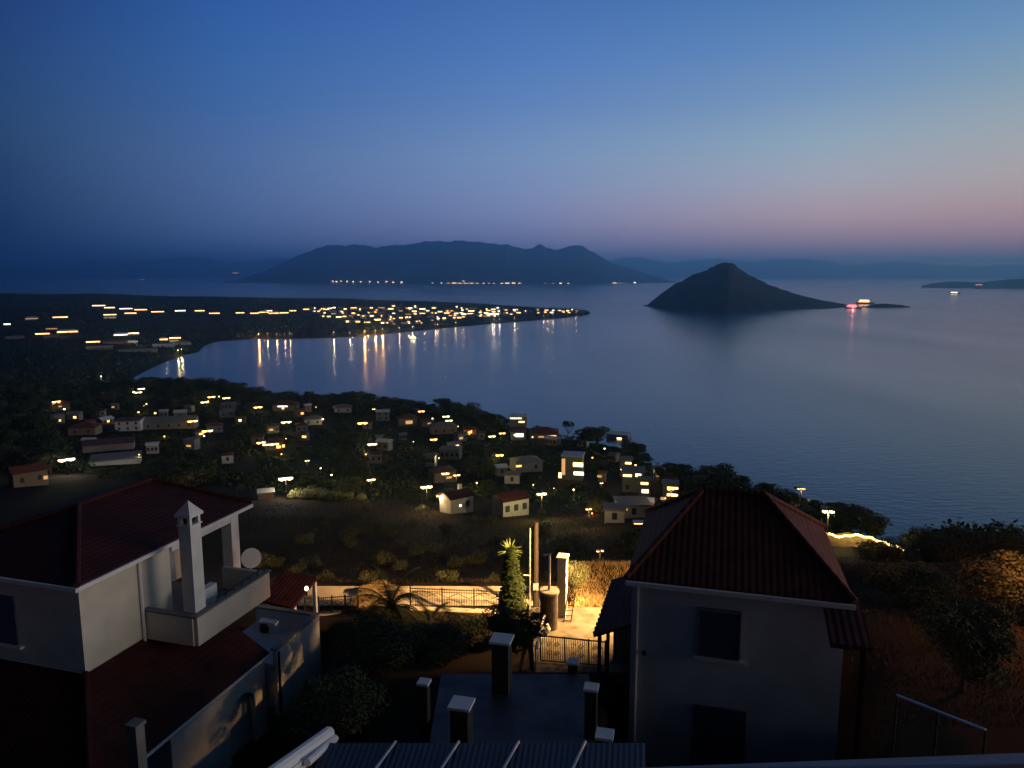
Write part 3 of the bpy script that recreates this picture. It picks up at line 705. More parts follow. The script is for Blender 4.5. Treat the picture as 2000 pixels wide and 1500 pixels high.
# =================================================================== village on the slope
def house(name, label, p, rz, w, d, h, wall, roofm, roof='hip', lit=(), dark=2, group=None, floors=1, chimney=False):
    t = thing(name, label, 'house', p, rz, group)
    MB().box(-w / 2, w / 2, 0, d, -1.5, h).build('wall', wall, t)
    if roof == 'hip':
        rr = hip_roof(-w / 2 - .35, w / 2 + .35, -.35, d + .35, h + .003, -w / 2 + d * .45, w / 2 - d * .45, d / 2, d / 2, h + min(w, d) * .2, .12).build('roof', roofm, t) if w > d else \
             hip_roof(-w / 2 - .35, w / 2 + .35, -.35, d + .35, h + .003, 0, 0, w * .45, d - w * .45, h + min(w, d) * .2, .12).build('roof', roofm, t)
    elif roof == 'gable':
        b = MB(); x0, x1 = -w / 2 - .3, w / 2 + .3; rh = h + d * .22
        b.slab([(x0, -.3, h), (x1, -.3, h), (x1, d / 2, rh), (x0, d / 2, rh)], .15).slab([(x0, d / 2, rh), (x1, d / 2, rh), (x1, d + .3, h), (x0, d + .3, h)], .15)
        rr = b.build('roof', roofm, t)
        for sx in (-1, 1): MB().face([(sx * (w / 2 - .01), 0, h - .05), (sx * (w / 2 - .01), d, h - .05), (sx * (w / 2 - .01), d / 2, rh - .15)]).build('gable_wall', wall, t)
    else:
        rr = MB().box(-w / 2 - .25, w / 2 + .25, -.9, d + .25, h + .003, h + .3).build('roof', roofm, t)
    if chimney: MB().box(w * .2, w * .2 + .6, d * .6, d * .6 + .6, h, h + min(w, d) * .2 + .8).build('chimney', wall, rr)
    for (x, z, ww, hh, e) in lit:
        f = MB().box(x - ww / 2 - .1, x + ww / 2 + .1, -.12, -.01, z - hh / 2 - .1, z + hh / 2 + .1).build('window', WHITE2, t)
        MB().box(x - ww / 2, x + ww / 2, -.15, -.123, z - hh / 2, z + hh / 2).build('pane', EM[e], f)
    for i in range(dark):
        x = -w / 2 + w * (i + .5) / dark
        for k in range(floors):
            z = h * (k + .52) / floors
            if any(abs(x - q[0]) < q[2] / 2 + .8 and abs(z - q[1]) < .9 for q in lit): continue
            MB().box(x - .4, x + .4, -.08, -.003, z - .55, z + .55).build('window', mat('far_pane', (.05, .055, .07), .25, .1, 1), t)
    return t
def facing(p): return math.atan2(-p.x, p.y) * 1.0
def face_rz(p): return -math.atan2(p.x, p.y)
PROT = []   # screen boxes that must stay clear of nearer trees: x0,x1,y0,y1,Y
BLD = []    # world footprints
def tree_ok(px, py, Y, hpx, wpx):
    x0, x1, y0, y1 = px - wpx / 2, px + wpx / 2, py - hpx, py
    for a, b, c, d, YY in PROT:
        if YY > Y - 2 and x0 < b and x1 > a and y0 < d - 1 and y1 > c: return False
    return True
def place_house(px, py, wpx, hm, label, dz_light=None, **k):
    """px,py: base centre on the slope"""
    p = hit(px, py)
    if p is None: return None
    w = wpx / F * p.y; hz_ = hm
    k.setdefault('d', min(9, w * .8)); tw = k.pop('turn', 0)
    t = house('house', label, p, face_rz(p) + R(tw), w, k.pop('d'), hz_, k.pop('wall', FARWALL), k.pop('roofm', FARTILE), **k)
    hpx = hz_ / p.y * F; PROT.append((px - wpx / 2, px + wpx / 2, py - hpx * 1.3, py, p.y)); BLD.append((p.x, p.y + 3, w * .6 + 2))
    return t
# street lamps: pole, two arms across the view, fittings stretched into light streaks
def lamp_proto(e, span, hgt):
    t = thing('street_lamp', 'x', 'street lamp')
    MB().tube([(0, 0, -.3), (0, 0, hgt - .1)], [.09, .06], 6).build('pole', IRON, t)
    a = MB().tube([(-span * .5, 0, hgt - .1), (0, 0, hgt), (span * .5, 0, hgt + .06)], .05, 5).build('arm', IRON, t)
    for s in (-1, 1):
        x0, x1 = sorted((s * .06, s * span / 2)); c = (x0 + x1) / 2
        lh = MB().box(x0, x1, -.14, .14, hgt + .1 + .03 * s, hgt + .2 + .03 * s).build('lamp_head', STEEL, t)
        g = MB().lathe([(.02, -.2), (.16, -.12), (.18, 0)], 10).build('lamp_glass', EM[e], lh)
        g.scale = ((x1 - x0) / .36, .8, min(3.6, (x1 - x0) * 2.1)); g.location = (c, 0, hgt + .09 + .03 * s)
    return t
# px, py, width px, colour, power, (height)
LAMPS = [(276,759,30,'c',500),(270,766,24,'w',0),(110,784,32,'w',500),(413,775,24,'w',250),(442,777,22,'w',250),(400,785,24,'w',300),(504,795,24,'w',700),(314,815,26,'y',300),(376,822,26,'w',300),
 (559,824,26,'y',500),(405,841,26,'w',300),(510,864,22,'w',250),(130,897,38,'c',1500),(600,900,12,'w',150),(558,934,36,'c',1500),(708,826,24,'y',500),(727,867,24,'w',700),(725,937,22,'w',500),
 (823,803,16,'w',100),(871,813,18,'y',250),(877,821,18,'w',100),(847,858,18,'y',250),(870,925,20,'w',700),(892,928,18,'w',400),(833,951,30,'w',1500),(858,969,16,'w',150),(961,852,18,'w',150),(1012,849,22,'c',300),
 (976,889,20,'y',250),(1058,965,26,'y',1500),(1219,917,18,'y',300),(1150,995,16,'w',200),(1310,956,18,'w',200),(730,799,8,'y',100),(981,846,16,'w',100),(536,867,22,'y',400),(1617,1017,30,'y',900),(1280,916,8,'c',60),(1175,944,8,'c',60),(1565,955,20,'o',400),(1172,1077,14,'w',40)]
lit_pts = []
NAME_C = {'w': 'warm', 'y': 'yellow', 'c': 'bright white', 'o': 'orange'}
for (px, py, wp, e, pw) in LAMPS:
    hgt = 4.6 if wp > 16 else 3.0
    if py > 1070: hgt = .9
    p = hit(px, py, hgt, 85 if hgt > 1 else 50)
    if p is None: continue
    span = max(.8, min(4.2, wp * .8 / F * p.y))
    t = lamp_proto(e, span, hgt)
    t.location = p; t.rotation_euler.z = face_rz(p); t.rotation_euler.y = 0
    tag(t, '%s street lamp glowing %s' % (NAME_C[e], where(px + 3, py - 3)), 'street lamp', 'street lamps of the village')
    if pw: point(t, (0, -.3, hgt - .35), pw * 1.5, LC[e], .12)
    PROT.append((px - wp / 2 - 2, px + wp / 2 + 2, py - 5, py + 7, p.y)); lit_pts.append(p)
# label the hand-known ones exactly
# houses with light
W_, Y_ = FARWALL, FARWALL2
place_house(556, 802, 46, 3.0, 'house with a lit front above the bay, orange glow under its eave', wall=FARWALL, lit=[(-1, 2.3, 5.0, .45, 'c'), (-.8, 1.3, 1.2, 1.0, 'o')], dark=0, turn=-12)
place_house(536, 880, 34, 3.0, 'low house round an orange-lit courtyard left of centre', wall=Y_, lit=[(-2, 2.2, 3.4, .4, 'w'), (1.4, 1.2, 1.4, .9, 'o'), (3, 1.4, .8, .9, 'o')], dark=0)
place_house(797, 832, 36, 3.6, 'house with an orange-lit open terrace', wall=Y_, lit=[(.5, 1.7, 3.2, 1.5, 'd')], dark=0, turn=10)
place_house(834, 834, 20, 2.6, 'small annex with a dim amber wall beside the orange terrace', wall=Y_, lit=[(1, 1.5, 1.3, .9, 'd')], dark=1)
place_house(748, 822, 26, 4.4, 'small pale two-storey house with dark windows', wall=W_, roof='flat', roofm=WHITE, dark=2, floors=2)
place_house(718, 838, 18, 2.6, 'tiny blue-white cottage beside the greenish lamp', wall=W_, dark=1)
place_house(670, 806, 34, 2.6, 'low pale roof half hidden in trees left of centre', wall=GREYW, roofm=CONC, dark=2)
place_house(612, 830, 34, 2.6, 'grey roofed bungalow right of the bright lamp pair', wall=GREYW, roofm=CONC, dark=2)
place_house(868, 848, 52, 2.8, 'long grey roofed bungalow under the hilltop trees', wall=W_, roofm=CONC, dark=3, turn=8)
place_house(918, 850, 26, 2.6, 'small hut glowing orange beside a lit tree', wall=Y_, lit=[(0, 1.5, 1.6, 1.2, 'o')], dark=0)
place_house(878, 898, 40, 3.2, 'pale house with several dark windows in mid slope', wall=W_, roofm=CONC, dark=4, turn=-10)
place_house(735, 905, 22, 3.0, 'faint white house under the central lamp', wall=W_, dark=2)
place_house(1012, 834, 34, 4.6, 'greenish lit two-floor house on the crest', wall=W_, roof='flat', roofm=WHITE, lit=[(-1, 3.9, 5, .4, 'y'), (1.5, 2.3, 2.4, .6, 'y')], dark=0)
place_house(1012, 858, 30, 3.0, 'house with one broad white window below the crest', wall=W_, lit=[(.5, 1.7, 3.0, 1.3, 'c')], dark=0)
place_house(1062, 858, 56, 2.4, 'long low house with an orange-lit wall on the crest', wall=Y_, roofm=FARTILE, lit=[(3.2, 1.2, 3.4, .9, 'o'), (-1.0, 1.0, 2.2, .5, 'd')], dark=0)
place_house(1205, 866, 44, 5.4, 'white flat-roofed villa with lit terrace on the cliff edge', wall=W_, roof='flat', roofm=WHITE, lit=[(1.4, 3.2, 3.0, 1.0, 'y'), (-1.0, .9, 5.0, .35, 'c')], dark=3, floors=2, turn=-15)
mv = place_house(1117, 938, 40, 6.6, 'modern three-floor villa with tall lit glazing and skylight', wall=W_, roof='flat', roofm=GREYW, lit=[(1.6, 4.4, 2.6, 1.1, 'y'), (1.8, 2.0, 2.6, .9, 'y'), (-2.3, 3.6, .9, 4.4, 'd'), (-3.2, 1.2, .8, 1.4, 'w')], dark=0, turn=-8)
place_house(1034, 922, 56, 2.8, 'tiled house with a lit orange corner on the upper slope', wall=W_, roofm=CONC, lit=[(-3.2, 2.0, 1.6, .5, 'o')], dark=2, turn=18)
place_house(1000, 945, 30, 2.4, 'dim grey roof below the tiled corner house', wall=GREYW, roofm=CONC, dark=1)
place_house(1222, 932, 24, 5.0, 'narrow house with one yellow window above the terraces', wall=W_, roof='flat', roofm=CONC, lit=[(.6, 4.0, 1.6, .5, 'y')], dark=1, floors=2)
place_house(1236, 962, 44, 5.2, 'terraced house with two lit balconies', wall=W_, roof='flat', roofm=CONC, lit=[(-1.4, 4.2, 2.0, .5, 'w'), (1.2, 4.4, 1.3, .7, 'y'), (2.1, 1.8, 1.3, .9, 'w')], dark=2, floors=2)
place_house(1258, 974, 24, 4.4, 'narrow lit house right of the terraced house', wall=W_, roof='flat', roofm=CONC, lit=[(0, 3.6, 1.6, .5, 'y'), (.2, 1.8, 1.5, .8, 'w')], dark=0, floors=2)
place_house(1308, 985, 30, 4.4, 'two-floor house with stacked lit balconies by the brown roof', wall=W_, roof='flat', roofm=CONC, lit=[(.5, 3.6, 2.2, .4, 'y'), (.5, 2.1, 2.2, .5, 'w'), (-1.5, 1.2, .8, .5, 'd')], dark=0, floors=2)
place_house(903, 1002, 54, 3.0, 'white house with dark red roof and cool-lit right wall', wall=mat('village_white', (.42, .41, .39), .85, .1, 1), roof='gable', roofm=TILE, lit=[(-.5, 1.5, .35, .35, 'c')], dark=2, turn=34, chimney=True)
place_house(1008, 1008, 60, 3.0, 'white cottage with low red roof left of the utility pole', wall=mat('village_white', (.42, .41, .39), .85, .1, 1), roof='gable', roofm=TILE, dark=3, turn=30)
place_house(1238, 1012, 62, 2.2, 'long flat shed with a white end wall', wall=GREYW, roof='flat', roofm=CONC, lit=[(-1.6, 1.5, 1.0, .25, 'd')], dark=1, turn=12)
place_house(1262, 1008, 26, 2.4, 'small white flat-roofed hut beside the long shed', wall=WHITE2, roof='flat', roofm=WHITE2, dark=0)
place_house(330, 838, 96, 3.0, 'long pale villa with low roofs on the left slope', wall=W_, roof='gable', roofm=CONC, dark=5, turn=-14)
place_house(250, 842, 46, 4.4, 'grey block with dark openings joined below the pale villa', wall=GREYW, roof='flat', roofm=FARTILE, dark=3, floors=2, turn=-14)
place_house(212, 880, 90, 2.2, 'low building with long white front wall on the left slope', wall=W_, roof='flat', roofm=FARTILE, dark=0, turn=-5)
place_house(225, 908, 90, 1.6, 'low grey wall and roof below the long white front', wall=GREYW, roof='flat', roofm=CONC, dark=0, turn=-5)
place_house(62, 950, 60, 3.6, 'gabled beige house glowing dimly by the left edge', wall=Y_, roof='gable', roofm=FARTILE, lit=[(3, 1.6, .8, .8, 'd')], dark=2, turn=12)
place_house(160, 850, 50, 3.0, 'dim ochre walled house at far left', wall=Y_, roofm=FARTILE, dark=2, turn=-20)
place_house(420, 845, 30, 3.0, 'small house under the lamp cluster left of centre', wall=W_, dark=2)
place_house(444, 815, 28, 2.8, 'small pale house right of the long villa', wall=W_, roofm=CONC, dark=2)
place_house(118, 800, 34, 3.0, 'dim house under the upper left lamp', wall=Y_, lit=[(0, 1.8, 1.4, .6, 'd')], dark=1)
place_house(590, 845, 22, 3.2, 'white cottage right of the orange courtyard', wall=W_, dark=2)
place_house(870, 942, 46, 2.8, 'tiled house wrapped in amber lamplight', wall=Y_, roofm=FARTILE, lit=[(1.0, 1.2, 1.4, .5, 'd')], dark=1, turn=20)
place_house(520, 976, 30, 1.5, 'beige lane wall and shed lit by the brightest lamp', wall=Y_, roof='flat', roofm=CONC, dark=0)
place_house(445, 905, 22, 2.6, 'faint grey cottage behind the villa roof', wall=GREYW, dark=1)
place_house(1200, 1022, 40, 2.2, 'faint low shed in front of the long flat shed', wall=GREYW, roof='flat', roofm=CONC, dark=1)
place_house(1517, 950, 26, 2.6, 'small dim house at the cliff edge above the brown roof', wall=W_, roof='flat', roofm=CONC, lit=[(-.5, 1.6, .3, .3, 'c')], dark=1)
place_house(1560, 968, 26, 2.6, 'orange-lit hut on the clifftop', wall=Y_, lit=[(.6, 1.4, 1.3, .8, 'o')], dark=0)
rh = random.Random(17); k = 0; HA = ['white-walled', 'sand-walled', 'grey-walled', 'pale']
while k < 34:
    px = rh.uniform(110, 1330); py = ip([(110, 790), (400, 800), (700, 800), (900, 830), (1100, 860), (1330, 935)], px) + rh.uniform(0, 1) ** 1.2 * 95
    if 470 < px < 1250 and py > 945: continue
    wp = rh.uniform(12, 26); q = hit(px, py, 0, 100)
    if q is None or any((q.x - a) ** 2 + (q.y - b) ** 2 < (c + 4) ** 2 for a, b, c in BLD) or not tree_ok(px, py, q.y, 12, wp): continue
    c = rh.randrange(4); e = rh.choice([None, None, None, 'd', 'w', 'o'])
    rfm, rfn = rh.choice([(FARTILE, 'tiled'), (CONC, 'grey'), (WHITE, 'white')])
    place_house(px, py, wp, rh.uniform(2.3, 3.6), 'small %s house with %s roof%s %s' % (HA[c], rfn, '' if not e else ', %s window' % {'d': 'dim', 'w': 'warm', 'o': 'orange'}[e], where(px, py)), wall=(mat('village_white', (.42, .41, .39), .85, .1, 1), FARWALL2, mat('village_grey', (.2, .2, .2), .85, .1, 1), FARWALL)[c], roofm=rfm, roof=rh.choice(('hip', 'flat', 'gable')), lit=[(rh.uniform(-1, 1), 1.5, rh.uniform(.8, 1.8), rh.uniform(.5, 1.0), e)] if e else [], dark=rh.choice((1, 2, 3)), turn=rh.uniform(-35, 35), group='small houses of the village')
    k += 1
# resort terrace
rs = thing('resort_terrace', 'curved resort terrace wall lined with a bright string of lights', 'terrace', (0, 0, 0))
tp_ = [at(x, y, Y) for x, y, Y in ((1612, 1044, 90), (1640, 1050, 88.5), (1665, 1046, 87), (1690, 1050, 86), (1715, 1058, 85), (1740, 1067, 83.5), (1765, 1076, 82), (1780, 1081, 81))]
b = MB()
for p, q in zip(tp_, tp_[1:]): b.face([(p.x, p.y, p.z - 1.4), (q.x, q.y, q.z - 1.4), (q.x, q.y, q.z + .02), (p.x, p.y, p.z + .02)]).face([(p.x, p.y, p.z + .02), (q.x, q.y, q.z + .02), (q.x, q.y + 1.2, q.z + .02), (p.x, p.y + 1.2, p.z + .02)])
b.build('wall', mat('resort_wall', (.34, .24, .14), .9, .3, 1.5), rs)
b = MB()
for p, q in zip(tp_, tp_[1:]): b.tube([(p.x, p.y - .35, p.z + .22), (q.x, q.y - .35, q.z + .22)], .02, 5)
b.build('cable', IRON, rs)
for i in range(34):
    s = i / 33 * (len(tp_) - 1.001); k = int(s); c = lerp(tp_[k], tp_[k + 1], s - k)
    g = MB().lathe([(.04, -.13), (.16, -.07), (.17, .05), (.06, .13)], 8).build('bulb', YEL, rs, True, (c.x, c.y - .35, c.z + .22 + .08 * math.sin(i * 1.3)))
for i in (0, 2, 4, 6): point(rs, (tp_[i].x, tp_[i].y - .8, tp_[i].z + .8), 30, LC['y'], .2)
PROT += [(1600, 1790, 1005, 1090, 93), (565, 720, 945, 975, 148)]
p = hit(1622, 1030)
house('house', 'small resort pavilion with bright yellow roof edge light', p, face_rz(p), 2.6, 2.4, 2.2, Y_, CONC, roof='flat', lit=[(0, 1.7, 2.0, .35, 'y')], dark=0)

# trees along the clifftop, sized to the skyline
tree_n = 0
def add_tree(px, Y, h, w=1.0, kind=None, force=False, label=None, name='tree'):
    global tree_n
    X = (px - 1000) / F * Y; z = ground(px, Y); hpx = h / Y * F
    py = proj((X, Y, z))[1]
    if any((X - a) ** 2 + (Y - b) ** 2 < c * c for a, b, c in BLD): return False
    if not force and not tree_ok(px, py, Y, hpx, hpx * .7 * w): return False
    k = kind or TREES[rnd.choice((0, 0, 1, 1, 2, 3, 3, 4))]
    hw = 'tall' if h > 7.5 else 'low' if h < 4.5 else 'mid-height'
    plant(k, name, 'tree', label or '%s %s dark tree %s' % (hw, k[2], where(px, py - hpx / 2)), (X, Y, z), h, w, 'dark trees around the village')
    tree_n += 1; return True
rb = random.Random(99)
for i in range(60):
    px = rb.uniform(480, 1210); Y = rb.uniform(52, 140); X = (px - 1000) / F * Y; h = rb.uniform(.7, 1.8)
    if not tree_ok(px, proj((X, Y, ground(px, Y)))[1], Y, h / Y * F, 30): continue
    plant(BUSH, 'field_bush', 'shrub', '%s dark bush scattered on the empty field' % ('low' if h < 1.2 else 'taller'), (X, Y, ground(px, Y)), h, rb.uniform(1.0, 1.7), 'bushes scattered on the empty field')
k = 0
while k < 34:
    px = rb.uniform(90, 1320); E = ip(EDGE, px); Y = E * rb.uniform(.42, .93); X = (px - 1000) / F * Y
    if 470 < px < 1240 and Y < 155 or Y < 110: continue
    g0 = ground(px, Y); e = rb.choice('wwwyoc'); hh = rb.uniform(1.6, 3.0); py = proj((X, Y, g0 + hh))[1]
    t = thing('porch_lamp', 'small %s lamp on a post %s' % ({'w': 'amber', 'y': 'yellow', 'o': 'orange', 'c': 'white'}[e], where(px, py)), 'lamp', (X, Y, g0), face_rz(Vector((X, Y, 0))), 'small garden lamps of the village')
    r_ = Y / F * rb.uniform(.9, 2.0); MB().tube([(0, 0, -.3), (0, 0, hh)], .05, 5).build('post', IRON, t)
    MB().lathe([(r_ * .4, 0), (r_, r_ * .5), (r_ * .9, r_ * 1.2), (r_ * .2, r_ * 1.5)], 8).build('lamp_glass', EM[e], t, True, (0, 0, hh)); point(t, (0, -r_ - .2, hh - .1), rb.uniform(60, 260), LC[e], .1)
    PROT.append((px - 7, px + 7, py - 6, py + 4, Y)); k += 1
x = 185
while x < 1995:
    E = ip(EDGE, x); Y = E * rnd.uniform(.93, 1.0)
    top = ip(SIL, x) + rnd.uniform(-4, 9)
    v = ray(x, top); gzz = ground(x, Y); h = CZ + v.z * Y - gzz
    h = max(2.2, min(13, h))
    if x < 1090 or x > 1130: add_tree(x, Y, h, rnd.uniform(1.3, 1.9), force=not (990 < x < 1035 or 1180 < x < 1230 or 1590 < x < 1800))
    x += max(9, h / Y * F * .5)
add_tree(1112, ip(EDGE, 1112) * .96, 9.5, .75, PINE, True, 'lone round tree with bare trunk standing on the crest against the sea', 'lone_tree')
add_tree(1048, 300, 5, 1.3, None, True)
# inland trees
tries = 0; placed = []
while tree_n < 292 and tries < 9000:
    tries += 1
    px = rnd.uniform(-30, 1900); E = ip(EDGE, px)
    Y = E * (1 - rnd.random() ** 1.3 * .72)
    if Y < 62: continue
    X = (px - 1000) / F * Y
    pyb = proj((X, Y, ground(px, Y)))[1]
    if 470 < px < 1240 and pyb > 985: continue
    if px < 500 and pyb > 1010: continue
    if px > 1235 and pyb > 1040 and px < 1590: continue
    h = rnd.uniform(5.0, 9.5) if Y > 150 else rnd.uniform(3, 5)
    if any((X - a) ** 2 + (Y - b) ** 2 < (2.2 + h * .25) ** 2 for a, b in placed): continue
    if add_tree(px, Y, h, rnd.uniform(1.3, 2.0)): placed.append((X, Y))
# lit shrubs
def shrub(px, py, h, label, mt=None, w=1.0, kind=None, name='shrub', cat='shrub'):
    p = hit(px, py, 0, 20)
    return plant(kind or BUSH, name, cat, label, p, h, w)
shrub(915, 850, 4.6, 'shrub glowing orange behind the small hut', kind=TREES[1])
shrub(1166, 1002, 3.4, 'round bush glowing orange in front of the terraced houses')
p = hit(1160, 1003); l_ = thing('garden_lamp', 'small orange garden lamp under the glowing round bush', 'lamp', (p.x - .6, p.y - 2.4, p.z)); MB().tube([(0, 0, 0), (0, 0, .7)], .04, 6).build('post', IRON, l_); MB().lathe([(.06, 0), (.16, .06), (.14, .2), (.03, .26)], 10).build('lamp_glass', ORG, l_, True, (0, 0, .7)); point(l_, (0, -.3, 1.1), 260, LC['o'])
p = hit(915, 852); l_ = thing('garden_lamp', 'small orange garden lamp by the hut under the lit shrub', 'lamp', (p.x + .5, p.y - 2.6, p.z)); MB().tube([(0, 0, 0), (0, 0, 1.2)], .05, 6).build('post', IRON, l_); MB().lathe([(.1, 0), (.3, .1), (.25, .4), (.05, .5)], 10).build('lamp_glass', ORG, l_, True, (0, 0, 1.2)); point(l_, (0, -.5, 1.9), 600, LC['o'])
HEDGE = (BUSH[0], BUSH[1].copy(), 'hedge'); HEDGE[1].materials.clear(); HEDGE[1].materials.append(mat('hedge_leaf', (.20, .20, .08), .8, .3, 2))
for i, (px, h) in enumerate(((572, 2.2), (588, 2.9), (603, 3.4), (618, 3.2), (636, 2.8), (655, 2.4), (680, 2.2), (706, 2.0))):
    p = hit(px, 974 + i * .5, 0, 85)
    plant(HEDGE, 'hedge_bush', 'shrub', '%s bush of the pale hedge under the brightest lamp, counted from the left' % ('first', 'second', 'third', 'fourth', 'fifth', 'sixth', 'seventh', 'last')[i], p, h, 1.1, 'hedge bushes under the brightest lamp')
# near garden plants
p = at(1000, 1212, 36.5)
plant((CYP[0], CYP[1]), 'cypress_tree', 'tree', 'dark conical cypress lit along its right edge beside the fence', p, 4.1, 1.45)
def blade_tuft(name, label, cat, p, n, L, wd, mt, droop, seed, trunk=0, tilt=(.35, 1.2)):
    r = random.Random(seed); t = thing(name, label, cat, p)
    if trunk: MB().tube([(0, 0, -.3), (.03, 0, trunk * .5), (0, .02, trunk)], [.11, .1, .12], 9).build('trunk', BARK, t)
    b = MB()
    for i in range(n):
        a = 6.283 * i / n + r.uniform(-.2, .2); e = r.uniform(*tilt); q = Vector((0, 0, trunk)); d = Vector((math.cos(a) * math.cos(e), math.sin(a) * math.cos(e), math.sin(e)))
        s = Vector((-math.sin(a), math.cos(a), 0)); k = 7; prev = None
        for j in range(k + 1):
            w_ = wd * (1 - j / k) ** .8 + .004; up_ = s.cross(d) * w_ * .4
            cur_ = (q - s * w_ + up_, q, q + s * w_ + up_)
            if prev: b.face([prev[0], prev[1], cur_[1], cur_[0]]).face([prev[1], prev[2], cur_[2], cur_[1]])
            prev = cur_; q = q + d * (L / k); d = (d + Vector((0, 0, -droop / k))).normalized()
    b.build('leaves', mt, t); return t
def palm(label, p, trunk, L, n, seed, mt=LEAF, name='palm_tree'):
    r = random.Random(seed); t = thing(name, label, 'palm', p)
    MB().tube([(0, 0, -.5), (.04, 0, trunk * .5), (0, 0, trunk)], [.24, .2, .24], 10).build('trunk', BARK, t)
    for i in range(n):
        b = MB(); a = 2.4 * i; e = R(75 - 85 * i / n) + r.uniform(-.1, .1); q = Vector((0, 0, trunk)); d = Vector((math.cos(a) * math.cos(e), math.sin(a) * math.cos(e), math.sin(e)))
        P = [q.copy()]; k = 12
        for j in range(k): q = q + d * (L / k); d = (d + Vector((0, 0, -.16))).normalized(); P.append(q.copy())
        b.tube(P, [.03 * (1 - j / (k + 1)) + .004 for j in range(k + 1)], 4)
        s = Vector((-math.sin(a), math.cos(a), 0))
        for j in range(1, k * 3):
            u = j / (k * 3) * k; jj = int(u); c = P[jj].lerp(P[jj + 1], u - jj); dr = (P[jj + 1] - P[jj]).normalized()
            ll = L * .26 * math.sin(math.pi * (.12 + .86 * j / (k * 3)))
            for sg in (-1, 1):
                tip = c + s * sg * ll * .8 + dr * ll * .55 - Vector((0, 0, ll * .3)); b.face([c - dr * .02, c + dr * .025, tip])
        b.build('frond', mt, t)
    return t
blade_tuft('yucca', 'spiky yucca top glowing yellow above the cypress', 'plant', at(996, 1078, 38.6) - Vector((0, 0, 3.5)), 26, .75, .05, LEAF3, .7, 4, 3.5, (.1, 1.35))
palm('dark palm with drooping fronds in front of the iron fence', at(765, 1250, 31), 1.5, 2.5, 22, 5)
palm('smaller palm catching yellow light between the big palm and the cypress', at(842, 1238, 33.5), .6, 1.5, 14, 9, LEAF2)
for (px, py, Y, h, w_, lb, kd) in ((1003, 1262, 27.5, 1.9, 1.25, 'round green bush lit from the right below the cypress', BUSHN), (905, 1262, 30, 1.6, 1.5, 'dark rounded bush between palm and cypress', BUSHN),
    (725, 1275, 29, 1.9, 1.3, 'big dark bush left of the large palm', BUSHN), (690, 1380, 25, 1.4, 1.5, 'dark bush beside the white annex wall', BUSHN), (738, 1178, 43.2, 1.25, 2.3, 'tan dry bush spreading over the roadside behind the fence', None),
    (1120, 1150, 40, 2.0, .8, 'slim dusty shrub right of the cream pillar', BUSHN), (760, 1300, 26, 1.8, 1.7, 'low dark bush in the middle of the garden', BUSHN), (850, 1290, 26, 1.4, 1.6, 'low bush near the dark garden post', BUSHN), (660, 1420, 22, 1.8, 1.6, 'dark bush above the white sloping wall', BUSHN)):
    k = kd
    if kd is None:
        k = (BUSHN[0], BUSHN[1].copy(), 'dry'); k[1].materials.clear(); k[1].materials.append(DRYG)
    p = at(px, py, Y); plant(k, 'garden_bush', 'shrub', lb, (p.x, p.y, p.z), h, w_)
for i, (px, py) in enumerate(((828, 1243), (858, 1232), (888, 1230), (920, 1229))):
    p = at(px, py, 31.5)
    blade_tuft('agave', '%s small pale agave in the row under the fence' % ('leftmost', 'second', 'third', 'rightmost')[i], 'plant', p, 14, .4, .05, mat('agave_leaf', (.30, .34, .24), .7, .2, 4), .3, i, 0, (.2, 1.2)).__setitem__('group', 'agaves under the fence')
# right foreground: olive trees and bank in orange light
for (px, py, Y, h, w_, lb) in ((1870, 1420, 25, 3.6, 1.25, 'dark arching tree against the orange-lit bank at right'), (1760, 1330, 38, 2.6, 1.5, 'brownish bush on the orange-lit bank beside the house'), (1960, 1330, 33, 3.2, 1.3, 'reddish-lit bush at the right edge'), (1720, 1240, 52, 2.5, 1.5, 'far brown bush left on the orange bank'), (1860, 1230, 50, 3.0, 1.6, 'far brown bush in the middle of the orange bank'), (1975, 1215, 48, 3.0, 1.5, 'far brown bush by the right edge')):
    p = at(px, py, Y); z = ground(px, Y); plant(TREEN if h > 3.4 else BUSHN, 'bank_bush', 'shrub', lb, (p.x, p.y, z), h, w_)
lp = thing('street_lamp', 'orange street lamp beyond the right edge lighting the bank', 'street lamp', (25.5, 31, ground(2050, 31)))
MB().tube([(0, 0, -.3), (0, 0, 4.6)], [.08, .05], 8).build('pole', STEEL, lp); MB().tube([(0, 0, 4.55), (-.7, 0, 4.7)], .03, 6).build('arm', STEEL, lp); MB().box(-1.1, -.6, -.1, .1, 4.62, 4.72).build('lamp_head', STEEL, lp)
point(lp, (-.9, 0, 4.4), 1500, (1, .34, .09), .3)
# dry grass on the lit bank and scrub over the fields: uncountable
def tufts(name, label, cat, region, n, h, mt, seed):
    r = random.Random(seed); b = MB(); k = 0; g_ = 0
    while k < n and g_ < n * 6:
        g_ += 1; px, Y = region(r)
        if px is None: continue
        X = (px - 1000) / F * Y; z = ground(px, Y) - .03; a = r.uniform(0, 6.28); hh = h * r.uniform(.5, 1.4); w_ = hh * .16; s = Vector((math.cos(a), math.sin(a), 0)) * w_
        tip = Vector((r.gauss(0, .3) * hh, r.gauss(0, .3) * hh, hh)); p = Vector((X, Y, z)); b.face([p - s, p + s, p + tip]); k += 1
    return tag(b.build(name, mt), kind='stuff', label=label, cat=cat)
tufts('dry_grass', 'golden dry grass on the lamplit bank right of the cream pillar', 'grass', lambda r: (r.uniform(1112, 1330), r.uniform(33.3, 47)), 9000, .22, DRYG, 3)
tufts('bank_grass', 'brown scrub and dry grass on the orange-lit bank', 'grass', lambda r: (r.uniform(1650, 2300), r.uniform(22, 78)), 50000, .13, mat('bank_grass', (.11, .07, .05), .95, .4, .4), 17)
def fld(r):
    px = r.uniform(430, 1300); Y = r.uniform(49, 150); return px, Y
